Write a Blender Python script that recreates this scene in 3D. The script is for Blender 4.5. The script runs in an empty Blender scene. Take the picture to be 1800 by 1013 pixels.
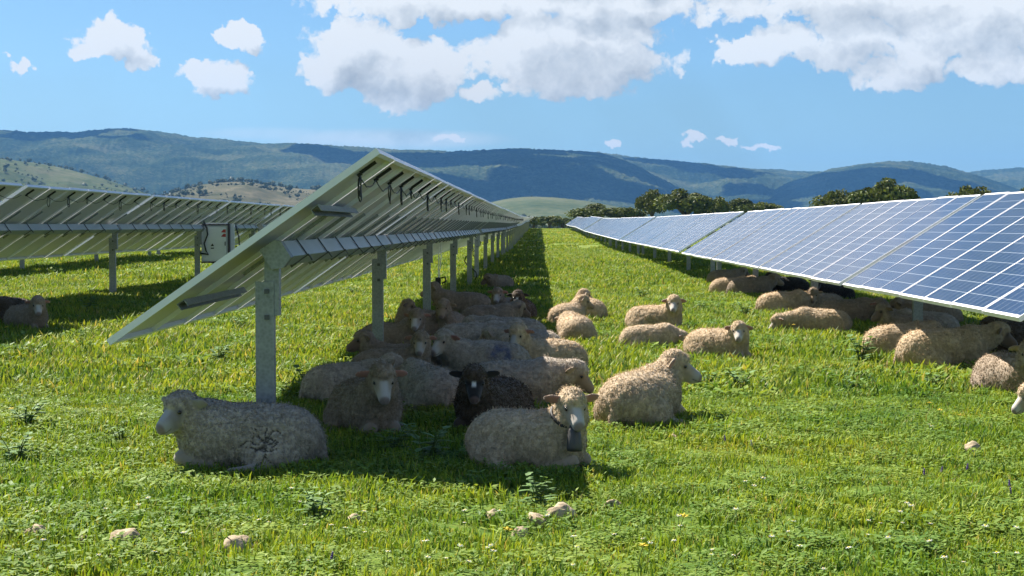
import bpy, bmesh, math, random
import numpy as np
from mathutils import Vector, Matrix, Euler, noise as mnoise
R = math.radians
random.seed(7); rng = np.random.default_rng(7)
scene = bpy.context.scene
COL = scene.collection
F = 2850.0; VX, VY = 950.0, 396.0; H = 1.44      # focal length in photo pixels, vanishing point of the rows, eye height

# ------------------------------------------------------------------ helpers
def sstep(a, b, x):
    t = np.clip((x - a) / (b - a), 0, 1); return t * t * (3 - 2 * t)
def ground(x, y):
    x = np.asarray(x, float); y = np.asarray(y, float)
    z = 0.13 * sstep(-4, -8, x) + 0.08 * sstep(-8.5, -15, x)
    z = z + 0.75 * sstep(70, 240, y) - 5.0 * sstep(250, 700, y)
    z = z + 0.015 * np.sin(x * 1.7 + y * 0.6) * np.sin(y * 1.1 - x * 0.4)
    z = z + 0.05 * np.sin(y * 0.11 + 1.0) * sstep(25, 60, y)
    return z
def gz(x, y): return float(ground(x, y))
def at(px, py, z=0.0):
    """ground point seen at a photo pixel"""
    Y = (H - z) * F / (py - VY)
    return ((px - VX) / F * Y, Y)
def link(o, parent=None):
    COL.objects.link(o)
    if parent is not None: o.parent = parent
    return o
def tag(o, label=None, cat=None, group=None, kind=None):
    if label: o['label'] = label
    if cat: o['category'] = cat
    if group: o['group'] = group
    if kind: o['kind'] = kind
    return o
def empty(name, loc, rz=0, rx=0):
    o = bpy.data.objects.new(name, None); o.empty_display_size = .2
    o.location = loc; o.rotation_euler = (rx, 0, rz)
    return link(o)

class MB:
    def __init__(s): s.v = []; s.f = []; s.m = []; s.uv = {}
    def add(s, vs, fs, mi=0):
        b = len(s.v); s.v += [tuple(v) for v in vs]
        for f in fs: s.f.append(tuple(i + b for i in f)); s.m.append(mi)
    def box(s, c, d, rot=None, mi=0):
        hx, hy, hz = d[0] / 2, d[1] / 2, d[2] / 2
        P = [Vector((x, y, z)) for x in (-hx, hx) for y in (-hy, hy) for z in (-hz, hz)]
        if rot is not None: P = [rot @ p for p in P]
        P = [p + Vector(c) for p in P]
        s.add(P, [(0, 1, 3, 2), (4, 6, 7, 5), (0, 4, 5, 1), (2, 3, 7, 6), (0, 2, 6, 4), (1, 5, 7, 3)], mi)
    def tube(s, pts, r, n=8, mi=0, cap=True):
        pts = [Vector(p) for p in pts]; b = len(s.v); k = len(pts)
        rr = r if hasattr(r, '__len__') else [r] * k
        up = Vector((0, 0, 1)); prev = None
        for i, p in enumerate(pts):
            t = (pts[min(i + 1, k - 1)] - pts[max(i - 1, 0)]).normalized()
            if prev is None:
                a = t.cross(up)
                if a.length < 1e-3: a = t.cross(Vector((1, 0, 0)))
            else: a = prev - t * prev.dot(t)
            a.normalize(); c = t.cross(a); prev = a
            for j in range(n):
                q = 2 * math.pi * j / n
                s.v.append(tuple(p + (a * math.cos(q) + c * math.sin(q)) * rr[i]))
        for i in range(k - 1):
            for j in range(n):
                j2 = (j + 1) % n
                s.f.append((b + i * n + j, b + i * n + j2, b + (i + 1) * n + j2, b + (i + 1) * n + j)); s.m.append(mi)
        if cap:
            s.f.append(tuple(b + j for j in reversed(range(n)))); s.m.append(mi)
            s.f.append(tuple(b + (k - 1) * n + j for j in range(n))); s.m.append(mi)
    def mesh(s, name, mats, smooth=False):
        me = bpy.data.meshes.new(name); me.from_pydata(s.v, [], s.f)
        for m in (mats if isinstance(mats, (list, tuple)) else [mats]): me.materials.append(m)
        me.polygons.foreach_set('material_index', s.m)
        if smooth: me.polygons.foreach_set('use_smooth', [True] * len(s.f))
        me.update(); return me
    def build(s, name, mats, parent=None, smooth=False):
        return link(bpy.data.objects.new(name, s.mesh(name, mats, smooth)), parent)
def np_mesh(name, V, Fq, mats, smooth=True):
    me = bpy.data.meshes.new(name)
    V = np.asarray(V, np.float32); Fq = np.asarray(Fq, np.int32); k = Fq.shape[1]
    me.vertices.add(len(V)); me.vertices.foreach_set('co', V.ravel())
    me.loops.add(Fq.size); me.loops.foreach_set('vertex_index', Fq.ravel())
    me.polygons.add(len(Fq)); me.polygons.foreach_set('loop_start', np.arange(0, Fq.size, k, dtype=np.int32))
    me.polygons.foreach_set('loop_total', np.full(len(Fq), k, np.int32))
    for m in (mats if isinstance(mats, (list, tuple)) else [mats]): me.materials.append(m)
    if smooth: me.polygons.foreach_set('use_smooth', np.ones(len(Fq), bool))
    me.update(calc_edges=True); me.validate(); return me
def set_col(me, C, name='Col'):
    a = me.color_attributes.new(name, 'FLOAT_COLOR', 'POINT')
    C = np.asarray(C, np.float32)
    if C.shape[1] == 3: C = np.concatenate([C, np.ones((len(C), 1), np.float32)], 1)
    a.data.foreach_set('color', C.ravel())
def _h(i, j, k, s):
    n = (i * 374761393 + j * 668265263 + k * 2147483647 + s * 974634353) & 0xffffffff
    n = ((n ^ (n >> 13)) * 1274126177) & 0xffffffff
    n = n ^ (n >> 16)
    return (n & 0xffff) / 65535.0
def vnoise(P, seed=0):
    P = np.asarray(P, float); I = np.floor(P).astype(np.int64); f = P - I; f = f * f * (3 - 2 * f)
    r = 0
    for a in (0, 1):
        for b in (0, 1):
            for c in (0, 1):
                w = (f[:, 0] if a else 1 - f[:, 0]) * (f[:, 1] if b else 1 - f[:, 1]) * (f[:, 2] if c else 1 - f[:, 2])
                r = r + w * _h(I[:, 0] + a, I[:, 1] + b, I[:, 2] + c, seed)
    return r
def fbm(P, o=4, seed=0):
    P = np.asarray(P, float); r = 0; a = .5; t = 0
    for i in range(o):
        r = r + a * vnoise(P * 2 ** i, seed + i); t += a; a *= .5
    return r / t

# ------------------------------------------------------------------ materials
class NT:
    def __init__(s, name):
        s.mat = bpy.data.materials.new(name); s.mat.use_nodes = True
        s.t = s.mat.node_tree; s.t.nodes.clear()
        s.out = s.n('ShaderNodeOutputMaterial')
    def n(s, ty, **kw):
        x = s.t.nodes.new(ty)
        for k, v in kw.items(): setattr(x, k, v)
        return x
    def l(s, a, b): s.t.links.new(a, b)
    def mix(s, fac, a, b, mode='MIX'):
        m = s.n('ShaderNodeMix', data_type='RGBA', blend_type=mode)
        for i, v in ((0, fac), (6, a), (7, b)):
            if hasattr(v, 'is_linked') or hasattr(v, 'links'): s.l(v, m.inputs[i])
            else: m.inputs[i].default_value = v if i == 0 else (*v, 1)
        return m.outputs[2]
    def math(s, op, a, b=None, clamp=False):
        m = s.n('ShaderNodeMath', operation=op, use_clamp=clamp)
        for i, v in ((0, a), (1, b)):
            if v is None: continue
            if hasattr(v, 'links'): s.l(v, m.inputs[i])
            else: m.inputs[i].default_value = v
        return m.outputs[0]
    def noise(s, scale, detail=4, rough=.55, vec=None, dist=0):
        x = s.n('ShaderNodeTexNoise'); x.inputs['Scale'].default_value = scale
        x.inputs['Detail'].default_value = detail; x.inputs['Roughness'].default_value = rough
        x.inputs['Distortion'].default_value = dist
        if vec is not None: s.l(vec, x.inputs['Vector'])
        return x.outputs['Fac']
    def ramp(s, fac, stops):
        r = s.n('ShaderNodeValToRGB'); e = r.color_ramp.elements
        while len(e) < len(stops): e.new(.5)
        for i, (p, c) in enumerate(stops):
            e[i].position = p; e[i].color = (*c, 1) if len(c) == 3 else c
        s.l(fac, r.inputs[0]); return r.outputs[0]
    def gpos(s): return s.n('ShaderNodeNewGeometry').outputs['Position']
    def opos(s): return s.n('ShaderNodeTexCoord').outputs['Object']
    def bsdf(s, col=None, rough=.6, metal=0, spec=.5, normal=None):
        b = s.n('ShaderNodeBsdfPrincipled')
        if col is not None:
            if hasattr(col, 'links'): s.l(col, b.inputs['Base Color'])
            else: b.inputs['Base Color'].default_value = (*col, 1)
        if hasattr(rough, 'links'): s.l(rough, b.inputs['Roughness'])
        else: b.inputs['Roughness'].default_value = rough
        b.inputs['Metallic'].default_value = metal; b.inputs['Specular IOR Level'].default_value = spec
        if normal is not None: s.l(normal, b.inputs['Normal'])
        s.l(b.outputs[0], s.out.inputs[0]); return b
    def bump(s, h, strength=.3, dist=.01):
        b = s.n('ShaderNodeBump'); b.inputs['Strength'].default_value = strength; b.inputs['Distance'].default_value = dist
        s.l(h, b.inputs['Height']); return b.outputs[0]

def simple(name, col, rough=.6, metal=0, spec=.5, var=.15, scale=8, bump=0):
    t = NT(name); p = t.opos(); n = t.noise(scale, 5, .6, p)
    c = t.mix(n, tuple(x * (1 - var) for x in col), tuple(min(1, x * (1 + var)) for x in col))
    nr = t.bump(t.noise(scale * 6, 4, .6, p), bump, .01) if bump else None
    t.bsdf(c, rough, metal, spec, nr); return t.mat

M = {}
def galv():
    t = NT('galvanised_steel'); p = t.opos()
    v = t.n('ShaderNodeTexVoronoi'); v.inputs['Scale'].default_value = 45; t.l(p, v.inputs['Vector'])
    n = t.noise(6, 5, .65, p); c = t.ramp(n, [(.3, (.165, .17, .172)), (.7, (.285, .295, .295))])
    c = t.mix(t.math('MULTIPLY', v.outputs['Distance'], .6), c, (.42, .44, .46))
    t.bsdf(c, t.math('ADD', t.math('MULTIPLY', n, .25), .38), .55, .5); return t.mat
M['galv'] = galv()
M['tube'] = simple('bright_galvanised_tube', (.50, .54, .58), .4, .3, .5, .12, 3)
M['alu'] = simple('anodised_aluminium', (.86, .85, .88), .45, .05, .5, .06, 5)
M['back'] = None
def backsheet():
    t = NT('white_backsheet'); p = t.gpos(); n = t.noise(1.3, 5, .6, p); n2 = t.noise(9, 3, .6, p)
    c = t.mix(n, (.62, .58, .61), (.78, .74, .775)); c = t.mix(t.math('MULTIPLY', n2, .25), c, (.45, .42, .33))
    t.bsdf(c, .5, 0, .4); return t.mat
M['back'] = backsheet()
def cells():
    t = NT('solar_cells'); uv = t.n('ShaderNodeTexCoord').outputs['UV']
    sx = t.n('ShaderNodeSeparateXYZ'); t.l(uv, sx.inputs[0])
    def line(src, cnt, w):
        f = t.math('FRACT', t.math('MULTIPLY', src, cnt)); d = t.math('ABSOLUTE', t.math('SUBTRACT', f, .5))
        return t.math('GREATER_THAN', d, .5 - w)
    gu = line(sx.outputs[0], 12, .018); gv = line(sx.outputs[1], 6, .016)
    bus = line(sx.outputs[1], 18, .035)
    # chamfered corners leave a white diamond where four cells meet
    fu = t.math('ABSOLUTE', t.math('SUBTRACT', t.math('FRACT', t.math('MULTIPLY', sx.outputs[0], 12)), .5))
    fv = t.math('ABSOLUTE', t.math('SUBTRACT', t.math('FRACT', t.math('MULTIPLY', sx.outputs[1], 6)), .5))
    dia = t.math('GREATER_THAN', t.math('ADD', fu, fv), .93)
    p = t.gpos(); n = t.noise(2.2, 3, .5, p)
    oi = t.n('ShaderNodeObjectInfo').outputs['Random']
    c = t.mix(n, (.003, .020, .070), (.005, .030, .105))
    c = t.mix(t.math('MULTIPLY', oi, .4), c, (.005, .024, .075))
    c = t.mix(t.math('MULTIPLY', bus, .18), c, (.15, .19, .25))
    c = t.mix(t.math('MAXIMUM', t.math('MAXIMUM', gu, gv), dia), c, (.30, .34, .40))
    d = t.noise(3.5, 6, .7, p)
    c = t.mix(t.math('MULTIPLY', d, .03), c, (.40, .38, .34))
    b = t.bsdf(c, t.math('ADD', t.math('MULTIPLY', d, .10), .08), 0, .42)
    b.inputs['IOR'].default_value = 1.42
    b.inputs['Sheen Weight'].default_value = .04; b.inputs['Sheen Roughness'].default_value = .25   # fine dust on the glass
    return t.mat
M['cells'] = cells()
M['black'] = simple('black_plastic', (.012, .012, .013), .5)
M['boxgrey'] = simple('grey_enclosure_paint', (.80, .83, .82), .45, 0, .5, .05, 4)
M['boxdark'] = simple('dark_purple_trim', (.06, .045, .055), .5)
M['red'] = simple('red_plate', (.45, .05, .04), .5)
M['whitepaint'] = simple('white_paint', (.78, .79, .80), .4, 0, .5, .04)
M['bolt'] = simple('dark_bolt_steel', (.10, .10, .11), .45, .6)
M['eye'] = simple('dark_eye', (.015, .011, .008), .12, 0, .6)
M['leather'] = simple('dark_leather', (.03, .025, .02), .6)
M['bell'] = simple('dull_bell_metal', (.09, .085, .08), .5, .5)
def sheepmat():
    t = NT('sheep_fleece_and_face'); a = t.n('ShaderNodeVertexColor'); a.layer_name = 'Col'
    w = t.n('ShaderNodeAttribute'); w.attribute_name = 'wool'
    p = t.opos()
    n1 = t.noise(48, 5, .7, p, .8); n2 = t.noise(140, 3, .7, p)
    c = t.mix(t.math('MULTIPLY', w.outputs['Fac'], .8), a.outputs[0], t.mix(n1, (.50, .48, .45), (1.42, 1.42, 1.42)), 'MULTIPLY')
    v = t.n('ShaderNodeTexVoronoi'); v.feature = 'DISTANCE_TO_EDGE'; v.inputs['Scale'].default_value = 42
    wp = t.n('ShaderNodeVectorMath', operation='ADD'); t.l(p, wp.inputs[0])
    nz = t.n('ShaderNodeTexNoise'); nz.inputs['Scale'].default_value = 18; t.l(p, nz.inputs['Vector'])
    sc = t.n('ShaderNodeVectorMath', operation='SCALE'); t.l(nz.outputs['Color'], sc.inputs[0]); sc.inputs['Scale'].default_value = .05
    t.l(sc.outputs[0], wp.inputs[1]); t.l(wp.outputs[0], v.inputs['Vector'])
    hgt = t.math('ADD', t.math('ADD', n1, t.math('MULTIPLY', n2, .5)), t.math('MULTIPLY', t.math('MINIMUM', v.outputs['Distance'], .2), 2.0))
    hgt = t.math('MULTIPLY', hgt, t.math('ADD', t.math('MULTIPLY', w.outputs['Fac'], .95), .05))
    b = t.bsdf(c, .85, 0, .12, t.bump(hgt, .4, .006))
    b.inputs['Sheen Weight'].default_value = .25; b.inputs['Sheen Roughness'].default_value = .6
    return t.mat
M['sheep'] = sheepmat()
def tuftmat():
    t = NT('wool_tufts'); a = t.n('ShaderNodeVertexColor'); a.layer_name = 'Col'
    d = t.n('ShaderNodeBsdfDiffuse'); t.l(a.outputs[0], d.inputs[0]); tr = t.n('ShaderNodeBsdfTranslucent'); t.l(a.outputs[0], tr.inputs[0])
    m = t.n('ShaderNodeMixShader'); m.inputs[0].default_value = .3; t.l(d.outputs[0], m.inputs[1]); t.l(tr.outputs[0], m.inputs[2]); t.l(m.outputs[0], t.out.inputs[0]); return t.mat
M['tuft'] = tuftmat()
def foliage(name, attr='Col', trans=.35, gain=1.0, patch=True):
    t = NT(name); a = t.n('ShaderNodeVertexColor'); a.layer_name = attr
    oi = t.n('ShaderNodeObjectInfo').outputs['Random']
    c = a.outputs[0]
    if patch:
        p = t.gpos()
        n = t.noise(.55, 4, .6, p); n2 = t.noise(3.0, 3, .6, p)
        c = t.mix(1.0, c, t.ramp(n, [(.30, (.64, .80, .78)), (.46, (1, 1, 1)), (.58, (1.14, 1.06, .95)), (.70, (1.42, 1.14, 1.4))]), 'MULTIPLY')
        c = t.mix(1.0, c, t.ramp(n2, [(.3, (.78, .85, .85)), (.7, (1.22, 1.14, 1.1))]), 'MULTIPLY')
        c = t.mix(1.0, c, t.ramp(oi, [(0, (.8, .85, .85)), (1, (1.2, 1.14, 1.1))]), 'MULTIPLY')
    d = t.n('ShaderNodeBsdfPrincipled'); t.l(c, d.inputs['Base Color']); d.inputs['Roughness'].default_value = .55
    d.inputs['Specular IOR Level'].default_value = .12
    tr = t.n('ShaderNodeBsdfTranslucent'); t.l(t.mix(1.0, c, (1.25, 1.15, .55), 'MULTIPLY'), tr.inputs['Color'])
    m = t.n('ShaderNodeMixShader'); m.inputs[0].default_value = trans
    t.l(d.outputs[0], m.inputs[1]); t.l(tr.outputs[0], m.inputs[2]); t.l(m.outputs[0], t.out.inputs[0]); return t.mat
M['grass'] = foliage('meadow_grass', trans=.32)
M['weed'] = foliage('thistle_leaves', trans=.25, patch=False)
M['oak'] = foliage('oak_leaves', trans=.15, patch=False)
M['scrub'] = foliage('far_tree_leaves', trans=.1, patch=False)
M['bark'] = simple('grey_bark', (.10, .08, .06), .9, 0, .2, .3, 3, .5)
M['petal'] = simple('white_petals', (.82, .82, .78), .6, 0, .3, .03)
M['yellow'] = simple('yellow_petals', (.80, .55, .02), .6, 0, .3, .05)
M['purple'] = simple('purple_petals', (.16, .09, .30), .6, 0, .3, .1)
M['stem'] = simple('green_stem', (.13, .20, .04), .7, 0, .3, .1)
def stonemat():
    t = NT('sandstone'); p = t.opos(); n = t.noise(9, 6, .65, p); n2 = t.noise(40, 4, .6, p)
    c = t.ramp(n, [(.25, (.22, .16, .10)), (.5, (.42, .33, .22)), (.75, (.55, .47, .36))])
    t.bsdf(c, .9, 0, .2, t.bump(n2, .6, .01)); return t.mat
M['stone'] = stonemat()
def groundmat():
    t = NT('meadow_soil_and_turf'); p = t.gpos()
    n = t.noise(.55, 4, .6, p); n2 = t.noise(7, 5, .7, p); n3 = t.noise(.06, 4, .6, p)
    c = t.ramp(n2, [(.3, (.05, .085, .014)), (.5, (.095, .155, .02)), (.72, (.17, .20, .04))])
    c = t.mix(1.0, c, t.ramp(n, [(.3, (.7, .82, .65)), (.5, (1, 1, 1)), (.68, (1.35, 1.12, .8))]), 'MULTIPLY')
    sp = t.n('ShaderNodeSeparateXYZ'); t.l(p, sp.inputs[0])
    far = t.n('ShaderNodeMapRange'); t.l(sp.outputs[1], far.inputs[0])
    far.inputs[1].default_value = 40; far.inputs[2].default_value = 160
    c = t.mix(far.outputs[0], c, t.mix(t.math('MULTIPLY', n3, 1.0), (.16, .22, .035), (.22, .25, .06)))
    t.bsdf(c, .95, 0, .1, t.bump(n2, .8, .03)); return t.mat
M['ground'] = groundmat()
def hillmat(name, stops, s1=.0035, s2=.03, bump=6.0):
    t = NT(name); p = t.gpos(); n = t.noise(s1, 6, .62, p); n2 = t.noise(s2, 5, .7, p)
    f = t.math('ADD', t.math('MULTIPLY', n, .5), t.math('MULTIPLY', n2, .5))
    t.bsdf(t.ramp(f, stops), 1.0, 0, 0, t.bump(n2, .8, bump)); return t.mat
M['forest'] = hillmat('forest_slope', [(.38, (.010, .019, .010)), (.47, (.026, .041, .018)), (.53, (.052, .067, .031)), (.62, (.105, .108, .056))], .0035, .07, 9.0)
M['pasture'] = hillmat('pale_pasture', [(.35, (.035, .055, .026)), (.5, (.075, .092, .046)), (.65, (.13, .13, .08))], .006, .05, 1.0)
M['drypasture'] = hillmat('dry_pasture', [(.35, (.045, .055, .032)), (.5, (.10, .096, .062)), (.65, (.175, .155, .11))], .008, .06, 1.0)
M['cloud'] = simple('cloud_white', (.92, .93, .95), 1.0, 0, 0, .02, .002)

# ------------------------------------------------------------------ world, sun, camera
SUN = Vector((-.667, .68, 1.0)).normalized()
def make_world():
    w = bpy.data.worlds.new('World'); scene.world = w; w.use_nodes = True
    t = w.node_tree; t.nodes.clear()
    N = lambda ty, **k: (lambda x: [setattr(x, a, b) for a, b in k.items()] and x or x)(t.nodes.new(ty))
    L = t.links.new
    out = N('ShaderNodeOutputWorld'); bg = N('ShaderNodeBackground')
    sky = N('ShaderNodeTexSky'); sky.sky_type = 'NISHITA'; sky.sun_disc = False
    sky.sun_elevation = math.asin(SUN.z); sky.sun_rotation = math.atan2(SUN.x, SUN.y)
    sky.altitude = 300; sky.air_density = 1.0; sky.dust_density = .7; sky.ozone_density = 1.6
    # clouds: a field of soft blobs in azimuth / elevation of the sky, broken up by noise
    blobs = [(212, 84, 74, 38), (255, 108, 34, 18), (440, 76, 46, 22), (388, 143, 62, 32), (75, 125, 18, 8),
             (622, 92, 88, 72), (710, 132, 125, 55), (790, 5, 270, 40), (850, 160, 40, 22), (965, 95, 145, 82), (1060, 95, 125, 80),
             (1310, 97, 55, 28), (1450, 85, 150, 52), (1570, 120, 95, 48), (1720, 50, 210, 75), (1780, 128, 110, 32), (1480, 10, 330, 50), (1060, 5, 210, 40),
             (1215, 250, 30, 9), (1345, 254, 30, 9), (800, 244, 20, 9), (1070, 248, 24, 8), (1282, 248, 22, 7),
             (2150, 60, 300, 100), (-250, 60, 180, 90), (1160, -85, 440, 120), (7600, -800, 1500, 350), (-5700, -700, 1500, 350)]  # last two: unseen cloud banks behind the camera, added to brighten the near side
    g = bpy.data.node_groups.new('cloud_field', 'ShaderNodeTree')
    g.interface.new_socket('P', in_out='INPUT', socket_type='NodeSocketVector')
    g.interface.new_socket('Field', in_out='OUTPUT', socket_type='NodeSocketFloat')
    gi = g.nodes.new('NodeGroupInput'); go = g.nodes.new('NodeGroupOutput')
    def gm(op, a, b=None):
        m = g.nodes.new('ShaderNodeMath'); m.operation = op
        for i, v in ((0, a), (1, b)):
            if v is None: continue
            if hasattr(v, 'links'): g.links.new(v, m.inputs[i])
            else: m.inputs[i].default_value = v
        return m.outputs[0]
    wn = g.nodes.new('ShaderNodeTexNoise'); g.links.new(gi.outputs[0], wn.inputs['Vector']); wn.inputs['Scale'].default_value = 34; wn.inputs['Detail'].default_value = 6; wn.inputs['Roughness'].default_value = .62
    wo = g.nodes.new('ShaderNodeVectorMath'); wo.operation = 'MULTIPLY_ADD'; g.links.new(wn.outputs['Color'], wo.inputs[0]); wo.inputs[1].default_value = (.044, .034, 0)
    wb = g.nodes.new('ShaderNodeVectorMath'); wb.operation = 'ADD'; g.links.new(gi.outputs[0], wb.inputs[0]); wb.inputs[1].default_value = (-.022, -.017, 0)
    g.links.new(wb.outputs[0], wo.inputs[2]); warped = wo.outputs[0]
    acc = None
    for (px, py, a, b) in blobs:
        sub = g.nodes.new('ShaderNodeVectorMath'); sub.operation = 'MULTIPLY_ADD'
        u0, v0 = (px - VX) / F, (VY - py) / F; ia, ib = F / a, F / b
        g.links.new(warped, sub.inputs[0]); sub.inputs[1].default_value = (ia, ib, 0); sub.inputs[2].default_value = (-u0 * ia, -v0 * ib, 0)
        ln = g.nodes.new('ShaderNodeVectorMath'); ln.operation = 'DOT_PRODUCT'
        g.links.new(sub.outputs[0], ln.inputs[0]); g.links.new(sub.outputs[0], ln.inputs[1])
        v = gm('SUBTRACT', 1.0, ln.outputs['Value'])
        acc = v if acc is None else gm('MAXIMUM', acc, v)
    acc = gm('MAXIMUM', acc, -1.6)
    def gn(scale, det, rough, dist=0):
        x = g.nodes.new('ShaderNodeTexNoise'); g.links.new(gi.outputs[0], x.inputs['Vector'])
        x.inputs['Scale'].default_value = scale; x.inputs['Detail'].default_value = det; x.inputs['Roughness'].default_value = rough
        x.inputs['Distortion'].default_value = dist
        return gm('SUBTRACT', x.outputs['Fac'], .5)
    vo = g.nodes.new('ShaderNodeTexVoronoi'); vo.feature = 'F1'; g.links.new(warped, vo.inputs['Vector']); vo.inputs['Scale'].default_value = 48; vo.inputs['Detail'].default_value = 3; vo.inputs['Roughness'].default_value = .55
    puff = gm('MULTIPLY', gm('SUBTRACT', 1.17, vo.outputs['Distance']), 1.0)
    soft = gm('ADD', acc, gm('MULTIPLY', gn(9, 2, .5), 1.2))
    g.interface.new_socket('Soft', in_out='OUTPUT', socket_type='NodeSocketFloat'); g.links.new(soft, go.inputs[1])
    fld = gm('ADD', gm('ADD', acc, puff), gm('MULTIPLY', gn(34, 8, .60, .1), 1.6))
    fld = gm('ADD', fld, gm('MULTIPLY', gn(9, 2, .5), 1.2))
    g.links.new(fld, go.inputs[0])
    tc = N('ShaderNodeTexCoord'); sx = N('ShaderNodeSeparateXYZ'); L(tc.outputs['Generated'], sx.inputs[0])
    def wm(op, a, b=None, c=None):
        m = N('ShaderNodeMath', operation=op)
        for i, v in ((0, a), (1, b), (2, c)):
            if v is None: continue
            if hasattr(v, 'links'): L(v, m.inputs[i])
            else: m.inputs[i].default_value = v
        return m.outputs[0]
    az = wm('ARCTAN2', sx.outputs[0], sx.outputs[1]); el = wm('ARCSINE', sx.outputs[2])
    cv = N('ShaderNodeCombineXYZ'); L(az, cv.inputs[0]); L(el, cv.inputs[1])
    def field(du, dv):
        add = N('ShaderNodeVectorMath', operation='ADD'); L(cv.outputs[0], add.inputs[0]); add.inputs[1].default_value = (du, dv, 0)
        k = N('ShaderNodeGroup'); k.node_tree = g; L(add.outputs[0], k.inputs[0]); return k.outputs
    (f0, _s0), (f1, s1) = field(0, 0), field(-.008, .013)
    def sm(v, a, b):
        r = N('ShaderNodeMapRange', interpolation_type='SMOOTHSTEP'); L(v, r.inputs[0]); r.inputs[1].default_value = a; r.inputs[2].default_value = b
        return r.outputs[0]
    dens = sm(f0, .0, .40)
    def veil(px, py, a, b, k):
        m = N('ShaderNodeVectorMath', operation='MULTIPLY_ADD'); L(cv.outputs[0], m.inputs[0]); m.inputs[1].default_value = (F / a, F / b, 0); m.inputs[2].default_value = (-(px - VX) / a, -(VY - py) / b, 0)
        d = N('ShaderNodeVectorMath', operation='DOT_PRODUCT'); L(m.outputs[0], d.inputs[0]); L(m.outputs[0], d.inputs[1]); return wm('MULTIPLY', sm(d.outputs['Value'], 1.0, .0), k)
    dens = wm('MAXIMUM', dens, wm('MAXIMUM', veil(680, 246, 250, 22, .55), veil(480, 238, 150, 14, .30)))
    slope = wm('SUBTRACT', f0, f1)                        # > 0 on the sides that face the sun
    thick = sm(s1, .15, 1.35)
    lit = wm('ADD', wm('MULTIPLY', slope, .36), wm('SUBTRACT', 1.0, wm('MULTIPLY', thick, .54)))
    lit = wm('MINIMUM', wm('MAXIMUM', lit, .0), 1.0)
    cr = N('ShaderNodeValToRGB'); e = cr.color_ramp.elements
    e[0].position = 0; e[0].color = (2.8, 3.0, 3.1, 1); e[1].position = 1; e[1].color = (7.2, 7.25, 7.1, 1)
    k = e.new(.5); k.color = (5.0, 5.2, 5.2, 1)
    L(lit, cr.inputs[0])
    mx = N('ShaderNodeMix', data_type='RGBA'); L(dens, mx.inputs[0])
    # the photograph's blue: the clear sky a little more saturated than the model gives near the horizon
    tint = N('ShaderNodeMix', data_type='RGBA', blend_type='MULTIPLY'); tint.inputs[0].default_value = 1; L(sky.outputs[0], tint.inputs[6])
    tint.inputs[7].default_value = (.50, .69, .85, 1)
    L(tint.outputs[2], mx.inputs[6]); L(cr.outputs[0], mx.inputs[7])
    # far behind stand only the unseen cloud banks added as fill light
    L(mx.outputs[2], bg.inputs[0]); bg.inputs[1].default_value = .05; L(bg.outputs[0], out.inputs[0])
    w.cycles.sampling_method = 'MANUAL'; w.cycles.sample_map_resolution = 512
make_world()
sl = bpy.data.lights.new('sun', 'SUN'); sl.energy = 5.0; sl.angle = R(.53); sl.color = (1.0, .94, .84)
so = link(bpy.data.objects.new('sun', sl)); so.rotation_euler = (-SUN).to_track_quat('-Z', 'Y').to_euler(); so.location = (-20, 15, 30)
cd = bpy.data.cameras.new('camera'); cd.sensor_width = 36; cd.lens = 36 * F / 1800; cd.clip_end = 40000; cd.clip_start = .1
cam = link(bpy.data.objects.new('camera', cd)); cam.location = (0, 0, H)
cam.rotation_euler = (R(90) - math.atan((506.5 - VY) / F), 0, math.atan((VX - 900) / F))
scene.camera = cam
scene.view_settings.view_transform = 'Standard'; scene.view_settings.look = 'None'
scene.view_settings.exposure = 1.42; scene.view_settings.gamma = 1
cy = scene.cycles
cy.max_bounces = 6; cy.diffuse_bounces = 2; cy.glossy_bounces = 3; cy.transmission_bounces = 3; cy.volume_bounces = 0
cy.use_denoising = True; cy.sample_clamp_indirect = 6
cy.volume_step_rate = 10; cy.caustics_reflective = False; cy.caustics_refractive = False

# ------------------------------------------------------------------ ground
def make_ground():
    ys = np.concatenate([np.linspace(-40, 4, 12), np.linspace(4.5, 60, 140), np.geomspace(61, 700, 70), np.geomspace(760, 14000, 20)])
    ts = np.concatenate([np.linspace(-1, -.2, 40), np.linspace(-.19, .19, 60), np.linspace(.2, 1, 40)])
    V = []
    for y in ys:
        half = max(40, abs(y) * 1.2)
        x = ts * half
        V.append(np.stack([x, np.full_like(x, y), ground(x, np.full_like(x, y))], 1))
    V = np.concatenate(V); n = len(ts)
    Fq = [(i * n + j, i * n + j + 1, (i + 1) * n + j + 1, (i + 1) * n + j) for i in range(len(ys) - 1) for j in range(n - 1)]
    o = link(bpy.data.objects.new('ground', np_mesh('ground', V, Fq, M['ground']))); tag(o, 'green meadow between the rows of solar panels', kind='structure')
make_ground()

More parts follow.
